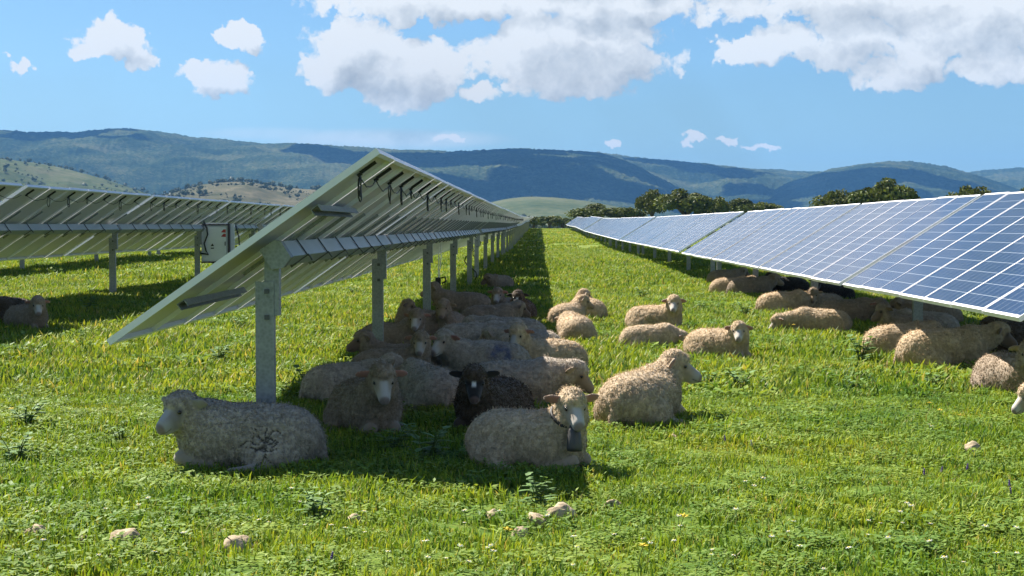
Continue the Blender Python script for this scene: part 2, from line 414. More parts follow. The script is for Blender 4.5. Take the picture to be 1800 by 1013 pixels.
# ------------------------------------------------------------------ solar trackers
MW, ML, FH = 1.0, 2.0, .040
def module_meshes():
    fr = MB()
    fr.box((ML / 2 - .015, 0, FH / 2), (.03, MW, FH)); fr.box((-ML / 2 + .015, 0, FH / 2), (.03, MW, FH))
    fr.box((0, MW / 2 - .0055, FH / 2), (ML - .06, .011, FH)); fr.box((0, -MW / 2 + .007, FH / 2), (ML - .06, .014, FH))
    gl = MB(); x, y = ML / 2 - .0302, MW / 2 - .0112
    gl.add([(-x, -y, FH - .004), (x, -y, FH - .004), (x, y, FH - .004), (-x, y, FH - .004), (-x, -y, FH - .009), (x, -y, FH - .009), (x, y, FH - .009), (-x, y, FH - .009)],
           [(0, 1, 2, 3), (0, 4, 5, 1), (1, 5, 6, 2), (2, 6, 7, 3), (3, 7, 4, 0)])
    bs = MB(); bs.add([(-x, -y, FH - .011), (x, -y, FH - .011), (x, y, FH - .011), (-x, y, FH - .011), (-x, -y, FH - .0095), (x, -y, FH - .0095), (x, y, FH - .0095), (-x, y, FH - .0095)],
                      [(0, 3, 2, 1), (0, 1, 5, 4), (1, 2, 6, 5), (2, 3, 7, 6), (3, 0, 4, 7)])
    def uv(me, faces=(0,)):
        u = me.uv_layers.new(name='UVMap')
        for lo in me.loops:
            v = me.vertices[lo.vertex_index].co
            u.data[lo.index].uv = ((v.x + x) / (2 * x), (v.y + y) / (2 * y))
    mf = fr.mesh('module_frame', M['alu']); mg = gl.mesh('module_cells', M['cells']); uv(mg); mb = bs.mesh('module_backsheet', M['back'])
    al = MB(); al.v = list(fr.v); al.f = list(fr.f); al.m = list(fr.m)
    al.add(gl.v, gl.f, 1); al.add(bs.v, bs.f, 2)
    ma = al.mesh('solar_module', [M['alu'], M['cells'], M['back']]); uv(ma)
    return mf, mg, mb, ma
MF, MG, MBK, MALL = module_meshes()
def jbox_mesh():
    b = MB(); b.box((.86, 0, .018), (.12, .034, .020)); b.box((.79, 0, .012), (.03, .045, .02)); return b.mesh('junction_box', M['black'])
JB = jbox_mesh()
def loop_mesh(kind, seed):
    r = random.Random(seed); b = MB()
    # cable loop hanging under the junction box (module frame: x up the slope, y along the row)
    a = r.uniform(.035, .07); hgt = r.uniform(.07, .15); pts = []; dn = Vector((-.57, 0, -.82)); c0 = Vector((.785, 0, .005))
    turns = 2 if kind else 1
    for i in range(14 * turns + 1):
        q = 2 * math.pi * i / 14; k = 1 + .25 * (i // 14)
        pts.append(c0 + dn * (1 - math.cos(q)) * .5 * hgt * k + Vector((.004 * math.sin(i), math.sin(q) * a * k + .012 * i / 14, 0)))
    if seed % 2 == 0 or kind: b.tube(pts, .005, 5)
    pts = []
    for i in range(11):
        q = i / 10; pts.append(c0 + dn * r.uniform(.8, 1.1) * .06 * math.sin(math.pi * q) + Vector((0, q * 1.0, 0)))
    b.tube(pts, .0045, 5)
    return b.mesh('cable', M['black'], True)
LOOPS = [loop_mesh(i % 3 == 0, i) for i in range(6)]
def c_pile(mb, x, y, z0, z1, w=.115, d=.055, t=.006):
    mb.box((x, y, (z0 + z1) / 2), (w, t, z1 - z0))
    mb.box((x - w / 2 + t / 2, y + d / 2 + t / 2, (z0 + z1) / 2), (t, d, z1 - z0)); mb.box((x + w / 2 - t / 2, y + d / 2 + t / 2, (z0 + z1) / 2), (t, d, z1 - z0))
    mb.box((x - w / 2 + .012, y + d + t, (z0 + z1) / 2), (.024, t, z1 - z0)); mb.box((x + w / 2 - .012, y + d + t, (z0 + z1) / 2), (.024, t, z1 - z0))
def strap_rail():
    cl = MB(); cl.box((.0645, 0, 0), (.008, .014, .14)); cl.box((-.0645, 0, 0), (.008, .014, .14)); cl.box((0, 0, -.0655), (.14, .014, .008)); cl.box((.070, 0, -.085), (.01, .012, .05))
    rl = MB(); rl.box((0, 0, .076), (.72, .032, .022))
    return cl.mesh('clamp_strap', M['bolt']), rl.mesh('module_rail', M['galv'])
STRAP, RAIL = strap_rail()
def make_tracker(cx, cz, T, y0, bays, label, detail=0, overhang=.29, gx=None):
    """cx, cz: mid-plane of the modules at y0; bays: number of modules between posts; detail 2 = near, 1 = mid, 0 = far"""
    n = Vector((-math.sin(T), 0, math.cos(T))); u = Vector((math.cos(T), 0, math.sin(T)))
    tx, tz = cx - n.x * .13 + u.x * .10, cz - n.z * .13 + u.z * .10
    Ltot = sum(bays) * 1.02 + .2 * (len(bays) - 1)
    g0 = gz(tx, y0); g1 = gz(tx, y0 + Ltot)
    cz -= gz(tx, min(y0, 30)) if gx is None else gx; tz = cz - n.z * .13 + u.z * .10
    root = empty('solar_tracker', (tx, y0, g0), 0, math.atan((g1 - g0) / Ltot))
    tag(root, label, 'solar panels', 'rows of solar trackers')
    rot = Euler((0, -T, 0)); off = n * (.13 - FH / 2) - u * .10
    y = 0; posts = []; mods = []
    for bi, nb in enumerate(bays):
        posts.append(y - .1 if bi else overhang)
        for k in range(nb):
            mods.append(y + .5); y += 1.02
        y += .2
    y -= .2
    if bays[-1] > 3: posts.append(y - overhang)
    for i, my in enumerate(mods):
        jig = Euler((0, -T + random.gauss(0, .004), 0))
        o = bpy.data.objects.new('solar_module', MF if detail == 2 else MALL); link(o, root)
        o.location = (off.x, my, tz + off.z); o.rotation_euler = jig
        if detail == 2:
            a = link(bpy.data.objects.new('cell_face', MG), o); b = link(bpy.data.objects.new('backsheet', MBK), o)
        if detail >= 1:
            link(bpy.data.objects.new('junction_box', JB), o)
            link(bpy.data.objects.new('cable', LOOPS[i % 6]), o)
    rm = rot.to_matrix()
    # torque tube, square, turned with the modules
    tb = MB(); tb.box((0, Ltot / 2 + .20, tz), (.115, Ltot - .5, .115), rm); tb.build('torque_tube', M['tube'], root)
    if detail:
        for i, my in enumerate(mods):
            yy = my + .51
            if not any(abs(yy - p) < .3 for p in posts):
                o = link(bpy.data.objects.new('clamp_strap', STRAP), root); o.location = (0, yy, tz); o.rotation_euler = rot
            else: yy = my + .40
            o = link(bpy.data.objects.new('module_rail', RAIL), root); o.location = (0, yy, tz); o.rotation_euler = rot
    if detail == 2 and y0 < 12 and cx < 0:
        for s in (-.62, .38):
            st = MB(); c = Vector((0, 1.1, tz)) + rm @ Vector((s, 0, .085))
            st.box(c, (.05, 2.0, .006), rm); st.box(c + rm @ Vector((.025, 0, -.02)), (.005, 2.0, .046), rm); st.box(c + rm @ Vector((-.025, 0, -.02)), (.005, 2.0, .046), rm)
            st.build('stiffener_rail', M['galv'], root)
    for pi, py in enumerate(posts):
        p = MB(); zt = tz - .17
        px = -.075
        c_pile(p, px, py, -.4, zt)
        po = p.build('post', M['galv'], root)
        b = MB()
        b.box((px + .040, py + .012, tz - .18), (.085, .012, .40)); b.box((px + .085, py + .045, tz - .20), (.008, .08, .36))
        if detail:
            for dx, dz in ((0.015, -.06), (.015, -.22)):
                b.box((px + dx, py - .012, zt + dz), (.028, .02, .028), None, 1)
        # bearing plate clamped round the tube
        P = [(-.070, -.066), (-.005, -.095), (.070, -.070), (.075, .045), (.045, .075), (-.066, .078)]
        vs = [Vector((0, py + dy, tz)) + rm @ Vector((a, 0, c)) for dy in (-.055, .055) for a, c in P]
        b.add(vs, [tuple(range(6)), tuple(reversed(range(6, 12)))] + [(i, i + 6, (i + 1) % 6 + 6, (i + 1) % 6) for i in range(6)])
        b.build('bearing_bracket', [M['galv'], M['bolt']], root)
    return root, posts, tx, tz, g0
TC = math.atan2(1.151, 1.635); TR = R(32.1); TL = R(33.4)
# centre row
make_tracker(-1.789, 1.31, TC, 9.71, [7, 7, 7, 7, 3], 'nearest tilted solar panel table, its shaded underside and first steel post in the foreground', 2, gx=0)
ys = 43.0
c_lab = ['solar panel table right behind the first one of the centre row', 'third solar panel table along the centre row', 'fourth solar panel table along the centre row', 'fifth solar panel table along the centre row', 'sixth solar panel table along the centre row, small in the distance', 'farthest solar panel table of the centre row, at the vanishing point']
for i in range(6):
    make_tracker(-1.789, 1.31, TC, ys, [7, 7, 7, 7, 3], c_lab[i], 1 if i < 2 else 0, gx=0); ys += 33.0
# right row
ys = 5.45 - 1.3
make_tracker(4.447, 1.262, TR, 4.9, [7, 7, 7, 7, 7], 'nearest blue solar panel table on the right, its cell faces toward the lane', 2, gx=0)
ys = 42.3
r_lab = ['silvery solar panel table behind the gap in the right-hand row', 'third glaring solar panel table along the right-hand row', 'fourth glaring solar panel table along the right-hand row', 'fifth pale solar panel table along the right-hand row', 'sixth pale solar panel table along the right-hand row', 'farthest pale solar panel table of the right-hand row, below the oaks']
for i in range(6):
    make_tracker(4.447 + random.gauss(0, .02), 1.262 + random.gauss(0, .02), TR + random.gauss(0, .01), ys, [7, 7, 7, 7, 2], r_lab[i], 0, gx=0); ys += 31.9
# left rows
_, lposts, ltx, ltz, lg0 = make_tracker(-7.915, 1.43, TL, 14.95, [7, 7, 7, 7], 'green-grey shaded solar panel table on the left, with the combiner box on its post', 2, gx=.13)
ys = 44.6
for i in range(5):
    make_tracker(-7.915, 1.43, TL, ys, [7, 7, 7, 7, 3], ['second solar panel table of the left row, behind the combiner box', 'third solar panel table of the left row, hidden behind the nearest table', 'fourth solar panel table of the left row, far off', 'fifth solar panel table of the left row, far off', 'last solar panel table of the left row, far off'][i], 1 if i == 0 else 0, gx=.13); ys += 33
ys = 29
for i in range(3):
    make_tracker(-14.1, 1.46, TL, ys, [7, 7, 7, 7], ['solar panel table of the far left row, seen under the nearer left panels', 'second solar panel table of the far left row', 'third solar panel table of the far left row'][i], 0, gx=.21); ys += 30

# combiner box on the left row's post
def combiner():
    Y = 37.0; x0, x1 = (352 - VX) / F * Y, (399 - VX) / F * Y; z0, z1 = H - (460 - VY) / F * Y, H - (397 - VY) / F * Y
    r = empty('combiner_box', ((x0 + x1) / 2, Y, z0)); tag(r, 'grey electrical combiner box with a red emblem hung on a post of the left row', 'electrical box')
    w, h = x1 - x0, z1 - z0
    b = MB(); b.box((0, .14, h / 2), (w, .24, h)); b.build('enclosure', M['boxgrey'], r)
    d = MB(); d.box((-.01, .008, h / 2 - .01), (w - .05, .02, h - .06)); dr = d.build('door', M['boxgrey'], r)
    k = MB(); k.box((w / 2 - .06, -.008, h / 2), (.02, .012, .09)); k.build('handle', M['black'], dr)
    s = MB(); s.box((w / 2 + .02, .13, h / 2 + .02), (.035, .30, h + .06)); s.box((0, .13, h + .02), (w + .002, .30, .03)); s.box((0, .13, -.02), (w, .28, .03)); s.build('sun_shield_trim', M['boxdark'], r)
    s = MB(); s.box((w / 2 + .09, .10, h / 2 - .02), (.09, .05, h + .12)); s.box((.02, .1, h + .055), (w * .8, .2, .03)); s.build('white_side_rail', M['whitepaint'], r)
    e = MB(); cx, cz = w / 2 - .10, h - .17
    for dz, sg in ((.05, 1), (-.05, -1)):
        e.add([(cx - .055, -.006, cz + dz - .03), (cx + .055, -.006, cz + dz - .04), (cx + .055, -.006, cz + dz + .035), (cx + .0, -.006, cz + dz + .035),
               (cx - .055, -.004, cz + dz - .03), (cx + .055, -.004, cz + dz - .04), (cx + .055, -.004, cz + dz + .035), (cx + .0, -.004, cz + dz + .035)], [(0, 1, 2, 3), (0, 4, 5, 1), (1, 5, 6, 2), (2, 6, 7, 3), (3, 7, 4, 0)])
    e.build('red_emblem', M['red'], dr)
    lb = MB(); lb.box((-.05, -.004, h * .42), (.10, .004, .15)); lb.build('warning_label', M['whitepaint'], dr)
    tr = MB(); tr.add([(-.09, -.008, h * .43), (-.01, -.008, h * .43), (-.05, -.008, h * .43 + .06)], [(0, 1, 2)]); tr.box((-.05, -.0075, h * .42 - .04), (.07, .003, .025)); tr.build('warning_sign', M['black'], dr)
    c = MB(); c.tube([(-w / 2 + .06, -.05, h + .12), (-w / 2 + .14, -.06, h - .05), (-w / 2 + .16, -.06, h - .2), (-w / 2 + .08, -.06, h * .5), (-w / 2 + .12, -.06, h * .3), (-w / 2 + .17, -.05, h * .2), (-w / 2 - .02, -.02, h * .23)], .018, 6); c.build('cable', M['black'], r, True)
    c = MB(); c.tube([(w / 2 + .16, .1, h), (w / 2 + .24, .05, h * .7), (w / 2 + .26, .05, h * .4), (w / 2 + .16, .1, h * .42)], .015, 6); c.build('cable', M['black'], r, True)
    c = MB(); c.tube([(-w / 2 - .06, -.03, h + .0), (-w / 2 - .09, -.05, h * .5), (-w / 2 - .05, -.05, -.1), (-w / 2 - .08, -.04, -.6)], .02, 6); c.build('cable', M['black'], r, True)
    f = MB(); f.box((0.0, .1, -.15), (.12, .10, .26)); f.build('bracket', M['black'], r)
combiner()
def hang_cable(px, Y, py0, py1, label, wob):
    X = (px - VX) / F * Y; z0 = H - (py0 - VY) / F * Y; z1 = max(.03, H - (py1 - VY) / F * Y)
    b = MB(); pts = [(wob * math.sin(3 * i / 10 * math.pi) * .12 + (.16 * (i / 10) ** 4 if wob > 0 else 0), 0, z0 + (z1 - z0) * i / 10 - z1) for i in range(11)]
    b.tube(pts, .016, 6); o = b.build('hanging_cable', M['black'], None, True); o.location = (X, Y, z1); tag(o, label, 'cable'); return o
hang_cable(824, 40.5, 425, 492, 'thick black cable dropping from the torque tube to the grass behind the third post', 1)
hang_cable(838, 45.5, 400, 455, 'black cable looping down between two distant posts of the centre row', -1)
# connector lump on a thin drop wire behind the third post
def drop_wire():
    Y = 27.5; X = (770 - VX) / F * Y; zt = H - (412 - VY) / F * Y; zb = H - (492 - VY) / F * Y
    r = empty('drop_wire', (X, Y, 0)); tag(r, 'thin pale wires with a black connector dangling behind the third centre post', 'wire')
    b = MB(); b.tube([(.02, 0, zt), (0, 0, zb)], .008, 5); b.tube([(.05, 0, zt), (.05, 0, (zt + zb) / 2), (.015, 0, zb)], .008, 5); b.build('wire', M['alu'], r)
    c = MB(); c.box((0, 0, zb - .02), (.09, .09, .12)); c.tube([(.05, 0, zb + .03), (.12, 0, zb + .05), (.13, 0, zb - .03), (.06, 0, zb - .06)], .016, 6); c.build('connector', M['black'], r)
drop_wire()

# ------------------------------------------------------------------ sheep
def smin(a, b, k):
    h = np.clip(.5 + .5 * (b - a) / k, 0, 1); return b + (a - b) * h - k * h * (1 - h)
def s_ell(P, c, r, A=None):
    q = P - np.asarray(c)
    if A is not None: q = q @ np.asarray(A).T
    r = np.asarray(r); k0 = np.linalg.norm(q / r, axis=1); k1 = np.linalg.norm(q / (r * r), axis=1) + 1e-9
    return k0 * (k0 - 1) / k1
def s_cone(P, a, b, ra, rb):
    a = np.asarray(a, float); b = np.asarray(b, float); ab = b - a
    t = np.clip(((P - a) @ ab) / (ab @ ab), 0, 1); return np.linalg.norm(P - a - t[:, None] * ab, axis=1) - (ra + (rb - ra) * t)
def surface_nets(D, org, h):
    nx, ny, nz = D.shape; S = D < 0
    cnt = np.zeros((nx - 1, ny - 1, nz - 1), np.int8)
    for a in (0, 1):
        for b in (0, 1):
            for c in (0, 1): cnt += S[a:nx - 1 + a, b:ny - 1 + b, c:nz - 1 + c]
    act = (cnt > 0) & (cnt < 8); idx = np.full(act.shape, -1, np.int64); I = np.argwhere(act); idx[act] = np.arange(len(I))
    acc = np.zeros((len(I), 3)); num = np.zeros(len(I))
    cor = [(a, b, c) for a in (0, 1) for b in (0, 1) for c in (0, 1)]
    for i in range(8):
        for j in range(i + 1, 8):
            A, B = np.array(cor[i]), np.array(cor[j])
            if abs(A - B).sum() != 1: continue
            d0 = D[tuple((I + A).T)]; d1 = D[tuple((I + B).T)]; m = (d0 < 0) != (d1 < 0)
            t = np.where(m, d0 / np.where(d0 == d1, 1, d0 - d1), 0)
            acc += np.where(m[:, None], A + (B - A) * t[:, None], 0); num += m
    V = (I + acc / num[:, None]) * h + np.asarray(org)
    Q = []
    for ax in range(3):
        o1, o2 = [(1, 2), (2, 0), (0, 1)][ax]
        sh = [slice(None)] * 3; sh2 = [slice(None)] * 3; sh[ax] = slice(0, D.shape[ax] - 1); sh2[ax] = slice(1, None)
        s0 = S[tuple(sh)]; s1 = S[tuple(sh2)]; E = np.argwhere(s0 != s1)
        E = E[(E[:, o1] > 0) & (E[:, o2] > 0) & (E[:, o1] < D.shape[o1] - 1) & (E[:, o2] < D.shape[o2] - 1)]
        e1 = np.zeros(3, int); e1[o1] = 1; e2 = np.zeros(3, int); e2[o2] = 1
        q = np.stack([idx[tuple((E - e1 - e2).T)], idx[tuple((E - e2).T)], idx[tuple(E.T)], idx[tuple((E - e1).T)]], 1)
        fl = s0[tuple(E.T)]; q = np.where(fl[:, None], q, q[:, ::-1]); Q.append(q)
    return V, np.concatenate(Q)
FOOT = []
WOOL = {'beige': (.56, .42, .265), 'grey': (.47, .395, .31), 'brown': (.35, .268, .19), 'black': (.03, .024, .021), 'pale': (.58, .45, .30), 'dark': (.105, .075, .052)}
FACE = {'white': (.40, .315, .235), 'tan': (.30, .215, .135), 'black': (.016, .013, .013), 'brown': (.16, .105, .07), 'grey': (.27, .235, .20), 'cream': (.40, .31, .21)}
def make_sheep(px, py, heading, look, label, wool='grey', face='white', pitch=-28, s=1.0, nz=.53, nx=.42, res=.016, fat=1.0, blaze=False, side=0.0,
               leg_out=0, cracks=False, blue=False, eyes=True, bell=False, ears=None, hs=1.08, ny=0.0, seed=None):
    seed = seed if seed is not None else int(px * 7 + py) % 9973
    X, Y = at(px, py); rr = random.Random(seed)
    ph = R((look - heading + 180) % 360 - 180); pt = R(pitch)
    hd = np.array((math.cos(ph) * math.cos(pt), math.sin(ph) * math.cos(pt), math.sin(pt))); sd = np.array((-math.sin(ph), math.cos(ph), 0)); up = np.cross(hd, sd)
    Nc = np.array((nx + .10 * math.cos(ph), ny + .12 * math.sin(ph), nz))
    lo = np.minimum((-.64, -.40, -.03), Nc - .36); hi = np.maximum((.62 + (.2 if leg_out else 0), .40, .56), Nc + .36); lo[2] = -.03
    n = np.ceil((hi - lo) / res).astype(int)
    g = np.stack(np.meshgrid(*[lo[i] + np.arange(n[i]) * res for i in range(3)], indexing='ij'), -1).reshape(-1, 3)
    def fields(P):
        P = P.copy(); Q = P.copy()
        Q[:, 1] -= side * np.exp(-((P[:, 0]) / .4) ** 2) * 0          # body axis straight
        w = 1.0 * fat
        d = s_ell(Q, (-.02, 0, .225), (.44, .255 * w, .225))
        d = smin(d, s_ell(Q, (-.29, .01, .205), (.255, .265 * w, .215)), .08)
        d = smin(d, s_ell(Q, (.26, 0, .235), (.22, .205 * w, .235)), .08)
        d = smin(d, s_ell(Q, (-.20, .215 * w, .115), (.20, .10, .13)), .05); d = smin(d, s_ell(Q, (-.20, -.215 * w, .115), (.20, .10, .13)), .05)
        d = smin(d, s_cone(Q, (-.50, .03, .22), (-.555, .05, .06), .05, .03), .03)
        nb = np.array((.30, 0, .30)); mid = (nb + Nc) / 2 + np.array((.03, 0, .0))
        d = smin(d, s_cone(P, nb, mid, .165, .125), .07); d = smin(d, s_cone(P, mid, Nc - hd * .045 - up * .02, .125, .098), .05)
        cap = s_ell(P, Nc - hd * .015 * hs + up * .022 * hs, np.array((.098, .092, .086)) * hs)
        cap = smin(cap, s_ell(P, Nc + hd * .040 * hs + up * .050 * hs, np.array((.058, .062, .050)) * hs), .03)
        for q in (-1, 1): cap = smin(cap, s_ell(P, Nc - hd * .02 * hs + sd * q * .045 * hs - up * .045 * hs, np.array((.075, .06, .075)) * hs), .03)
        d = smin(d, cap, .04)
        f = s_cone(P, Nc + hd * .03 * hs - up * .006 * hs, Nc + hd * .185 * hs - up * .018 * hs, .074 * hs, .046 * hs)
        f = smin(f, s_cone(P, Nc + hd * .02 * hs - up * .052 * hs, Nc + hd * .170 * hs - up * .052 * hs, .060 * hs, .034 * hs), .02)
        f = smin(f, s_ell(P, Nc + hd * .208 * hs - up * .026 * hs, np.array((.033, .037, .034)) * hs), .02)
        for q in (-1, 1):    # brow and cheek
            f = smin(f, s_ell(P, Nc + hd * .070 * hs + sd * q * .050 * hs + up * .026 * hs, np.array((.026, .022, .018)) * hs), .02)
        # mouth slit and nostrils
        for q in (-1, 1):
            f = np.maximum(f, -s_ell(P, Nc + hd * .236 * hs + sd * q * .018 - up * .016 * hs, (.011, .008, .011)))
        er = None
        for q in (-1, 1):
            dr = (-.34 if ears is None else ears)
            e1 = sd * q * math.cos(dr) + up * math.sin(dr) - hd * .18; e1 /= np.linalg.norm(e1)
            e3 = hd - e1 * (hd @ e1); e3 /= np.linalg.norm(e3); e2 = np.cross(e1, e3)
            e = s_ell(P, Nc + (sd * q * .086 + up * .022 - hd * .02) * hs + e1 * .056, (.076, .038, max(.013, res * .85)), [e1, e2, e3])
            er = e if er is None else np.minimum(er, e)
        lg = None
        for q in (-1, 1):
            a = s_cone(Q, (.44, q * .10, .10), (.20, q * .15, .035), .052, .034) if not (leg_out and q == leg_out) else smin(s_cone(Q, (.40, q * .12, .12), (.58, q * .13, .055), .055, .036), s_cone(Q, (.58, q * .13, .05), (.76, q * .13, .03), .033, .03), .02)
            a = np.minimum(a, s_cone(Q, (-.16, q * .29 * w, .05), (.08, q * .31 * w, .03), .042, .03))
            lg = a if lg is None else np.minimum(lg, a)
        return d, f, er, lg
    d, f, er, lg = fields(g)
    tot = smin(smin(smin(d, f, .022), er, .015), lg, .03)
    V, Q = surface_nets(tot.reshape(n), lo, res)
    d, f, er, lg = fields(V); bare = np.minimum(np.minimum(f, er), lg)
    wm = sstep(-.012, .016, bare - d)
    # displacement: locks of fleece
    eps = .004; grad = np.zeros_like(V)
    c0 = V - V.mean(0)
    def tf(P):
        a, b, c, e = fields(P); return smin(smin(smin(a, b, .022), c, .015), e, .03)
    t0 = tf(V)
    for i in range(3):
        dv = np.zeros(3); dv[i] = eps; grad[:, i] = tf(V + dv) - t0
    grad /= np.linalg.norm(grad, axis=1)[:, None] + 1e-9
    lump = vnoise(V * 7 + seed, 1) - .5; lock = (np.abs(vnoise(V * np.array((26, 26, 20)) + seed, 3) - .5) * 1.3 + np.abs(vnoise(V * 46 + seed, 6) - .5) * 1.1); fine = vnoise(V * 70, 5) - .5
    V2 = V + grad * (wm * (lump * .018 + np.minimum(lock - .5, .15) * .014 + fine * .006))[:, None]
    wc = np.array(WOOL[wool]); fc = np.array(FACE[face])
    tone = (.82 + .36 * fbm(V * 5 + seed, 3, 9))[:, None]
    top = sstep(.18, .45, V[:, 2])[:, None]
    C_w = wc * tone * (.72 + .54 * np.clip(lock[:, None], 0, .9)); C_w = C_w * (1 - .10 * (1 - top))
    C_f = np.repeat(fc[None], len(V), 0) * (.9 + .2 * vnoise(V * 30, 4)[:, None])
    hx = (V - Nc) @ hd; hy = (V - Nc) @ sd; hz = (V - Nc) @ up
    if blaze:
        b = (sstep(.024, .012, np.abs(hy + .004)) * sstep(.04, .07, hx) * sstep(.165, .13, hx) * sstep(0, .02, hz))[:, None]
        C_f = C_f * (1 - b) + np.array((.75, .72, .68)) * b
    if face in ('white', 'cream', 'grey'):
        b = (sstep(.046, .018, np.abs(hy)) * sstep(.02, .07, hx))[:, None]; mz = sstep(.13, .19, hx / hs)[:, None]; b = np.maximum(b, mz * .8)
        k = .52 if face == 'white' else .42
        C_f = C_f * (1 - b) + np.array((k, k * .92, k * .82)) * b
    for q in (-1, 1):
        b = np.exp(-((hx / hs - .078) ** 2 + (hy / hs - q * .062) ** 2 + (hz / hs - .02) ** 2) / .022 ** 2)[:, None] * .6; C_f = C_f * (1 - b)
    nose = (sstep(.208, .226, hx / hs) * sstep(-.06, -.045, hz))[:, None]
    C_f = C_f * (1 - .75 * nose) + np.array((.16, .10, .09)) * .75 * nose
    m = (sstep(.006, .002, np.abs(hz + .046 * hs)) * sstep(.16, .18, hx / hs) * (bare < .03))[:, None]; C_f = C_f * (1 - .7 * m)
    ein = ((er < f) & (er < d) & (er < lg))[:, None] & (((grad @ hd) > .15)[:, None])
    if face in ('white', 'cream'): C_f = np.where(ein, np.array((.36, .17, .13)), C_f)
    lgm = ((lg < f) & (lg < er))[:, None]; C_f = np.where(lgm, (wc * .55 + np.array(FACE[face]) * .2), C_f)
    C = C_w * wm[:, None] + C_f * (1 - wm[:, None])
    ck = np.zeros(len(V))
    if cracks:
        # dark parted wool: branching cracks on the flank
        q = random.Random(5); cd_ = np.full(len(V), 9.0); sgn = cracks
        def walk(x, z, a, ln, w, dep):
            nonlocal cd_
            for i in range(int(ln / .012)):
                a += q.uniform(-.55, .55); x2, z2 = x + .014 * math.cos(a), z + .014 * math.sin(a)
                cd_ = np.minimum(cd_, np.hypot(V[:, 0] - x2, V[:, 2] - z2) / w)
                x, z = x2, z2
                if dep and q.random() < .22: walk(x, z, a + q.choice((-1, 1)) * .9, ln * .5, w * .85, dep - 1)
        for a in (-.3, .3, .8, 1.3, 1.8, 2.4, 3.0, 3.6, 4.3, 5.2): walk(-.14 + .045 * q.uniform(-1, 1), .19 + .03 * q.uniform(-1, 1), a, .105, .0065, 2)
        k = (sstep(1.4, .6, cd_) * (V[:, 1] * sgn > .08))[:, None]
        ck = k[:, 0]; C = C * (1 - .93 * k) + np.array((.02, .018, .015)) * .93 * k; V2 = V2 - grad * (.012 * k)
    if blue:
        k = (sstep(.17, .06, np.hypot((V[:, 0] + .18) / 1.1, (V[:, 2] - .30))) * .65 * vnoise(V * 22, 8) * 1.5)[:, None]; k = np.clip(k, 0, .75)
        C = C * (1 - k) + np.array((.06, .09, .22)) * k
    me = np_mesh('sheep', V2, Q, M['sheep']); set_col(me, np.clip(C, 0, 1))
    a = me.attributes.new('wool', 'FLOAT', 'POINT'); a.data.foreach_set('value', wm.astype(np.float32))
    o = link(bpy.data.objects.new('sheep', me)); o.location = (X, Y, gz(X, Y) - .03); o.rotation_euler = (0, 0, R(heading)); s *= .765; o.scale = (s, s, s * 1.06)
    tag(o, label, 'sheep', 'flock of sheep resting by the solar panels')
    FOOT.append((X, Y, R(heading), s))
    tri = V2[Q]; cen = tri.mean(1); ar = np.linalg.norm(np.cross(tri[:, 2] - tri[:, 0], tri[:, 3] - tri[:, 1]), axis=1) * (wm[Q].mean(1) > .75) * (cen[:, 2] > .03) * np.clip(1 - 2.5 * ck[Q].max(1), 0, 1)
    nt_ = 15000 if res <= .0101 else 8000; q_ = np.random.default_rng(seed); fi = q_.choice(len(Q), nt_, p=ar / ar.sum())
    w4 = q_.dirichlet((1, 1, 1, 1), nt_); P0 = (tri[fi] * w4[:, :, None]).sum(1); N0 = grad[Q[fi, 0]]
    tg = np.array((-.35, 0, -.75)) + q_.normal(0, .75, (nt_, 3)); tg -= N0 * (tg * N0).sum(1)[:, None]; tg /= np.linalg.norm(tg, axis=1)[:, None] + 1e-9; bt = np.cross(N0, tg)
    k_ = 1.0 if res <= .0101 else 1.15
    ln = (q_.uniform(.010, .024, nt_) * k_)[:, None]; wd = (q_.uniform(.0025, .0055, nt_) * k_)[:, None]; hh = q_.uniform(.2, .75, nt_)[:, None]
    ln = ln * np.where(q_.random((nt_, 1)) < .14, 1.9, 1.0); wd = np.where(ln > .03, wd * .4, wd); hh = np.where(ln > .03, 1.1, hh)
    A = P0 - N0 * .003; Bm = A + N0 * ln * .55 * hh + tg * ln * .35; Tp = A + N0 * ln * .62 * hh + tg * ln
    VV = np.stack([A - bt * wd, A + bt * wd, Bm + bt * wd, Bm - bt * wd, Tp], 1).reshape(-1, 3); b5 = np.arange(nt_)[:, None] * 5
    FF = np.concatenate([b5 + np.array((0, 1, 2)), b5 + np.array((0, 2, 3)), b5 + np.array((3, 2, 4))])
    fm = np_mesh('fleece', VV, FF, M['tuft'], smooth=False); cc = C[Q[fi, 0]] * q_.uniform(.90, 1.14, nt_)[:, None]; set_col(fm, np.clip(np.repeat(cc, 5, 0), 0, 1)); link(bpy.data.objects.new('fleece', fm), o)
    if eyes:
        for q in (-1, 1):
            bm = bmesh.new(); bmesh.ops.create_uvsphere(bm, u_segments=10, v_segments=8, radius=.0145)
            em = bpy.data.meshes.new('eye'); bm.to_mesh(em); bm.free(); em.materials.append(M['eye']); em.polygons.foreach_set('use_smooth', [True] * len(em.polygons))
            e = link(bpy.data.objects.new('eye', em), o); e.location = Nc + (hd * .080 + sd * q * .064 + up * .020) * hs
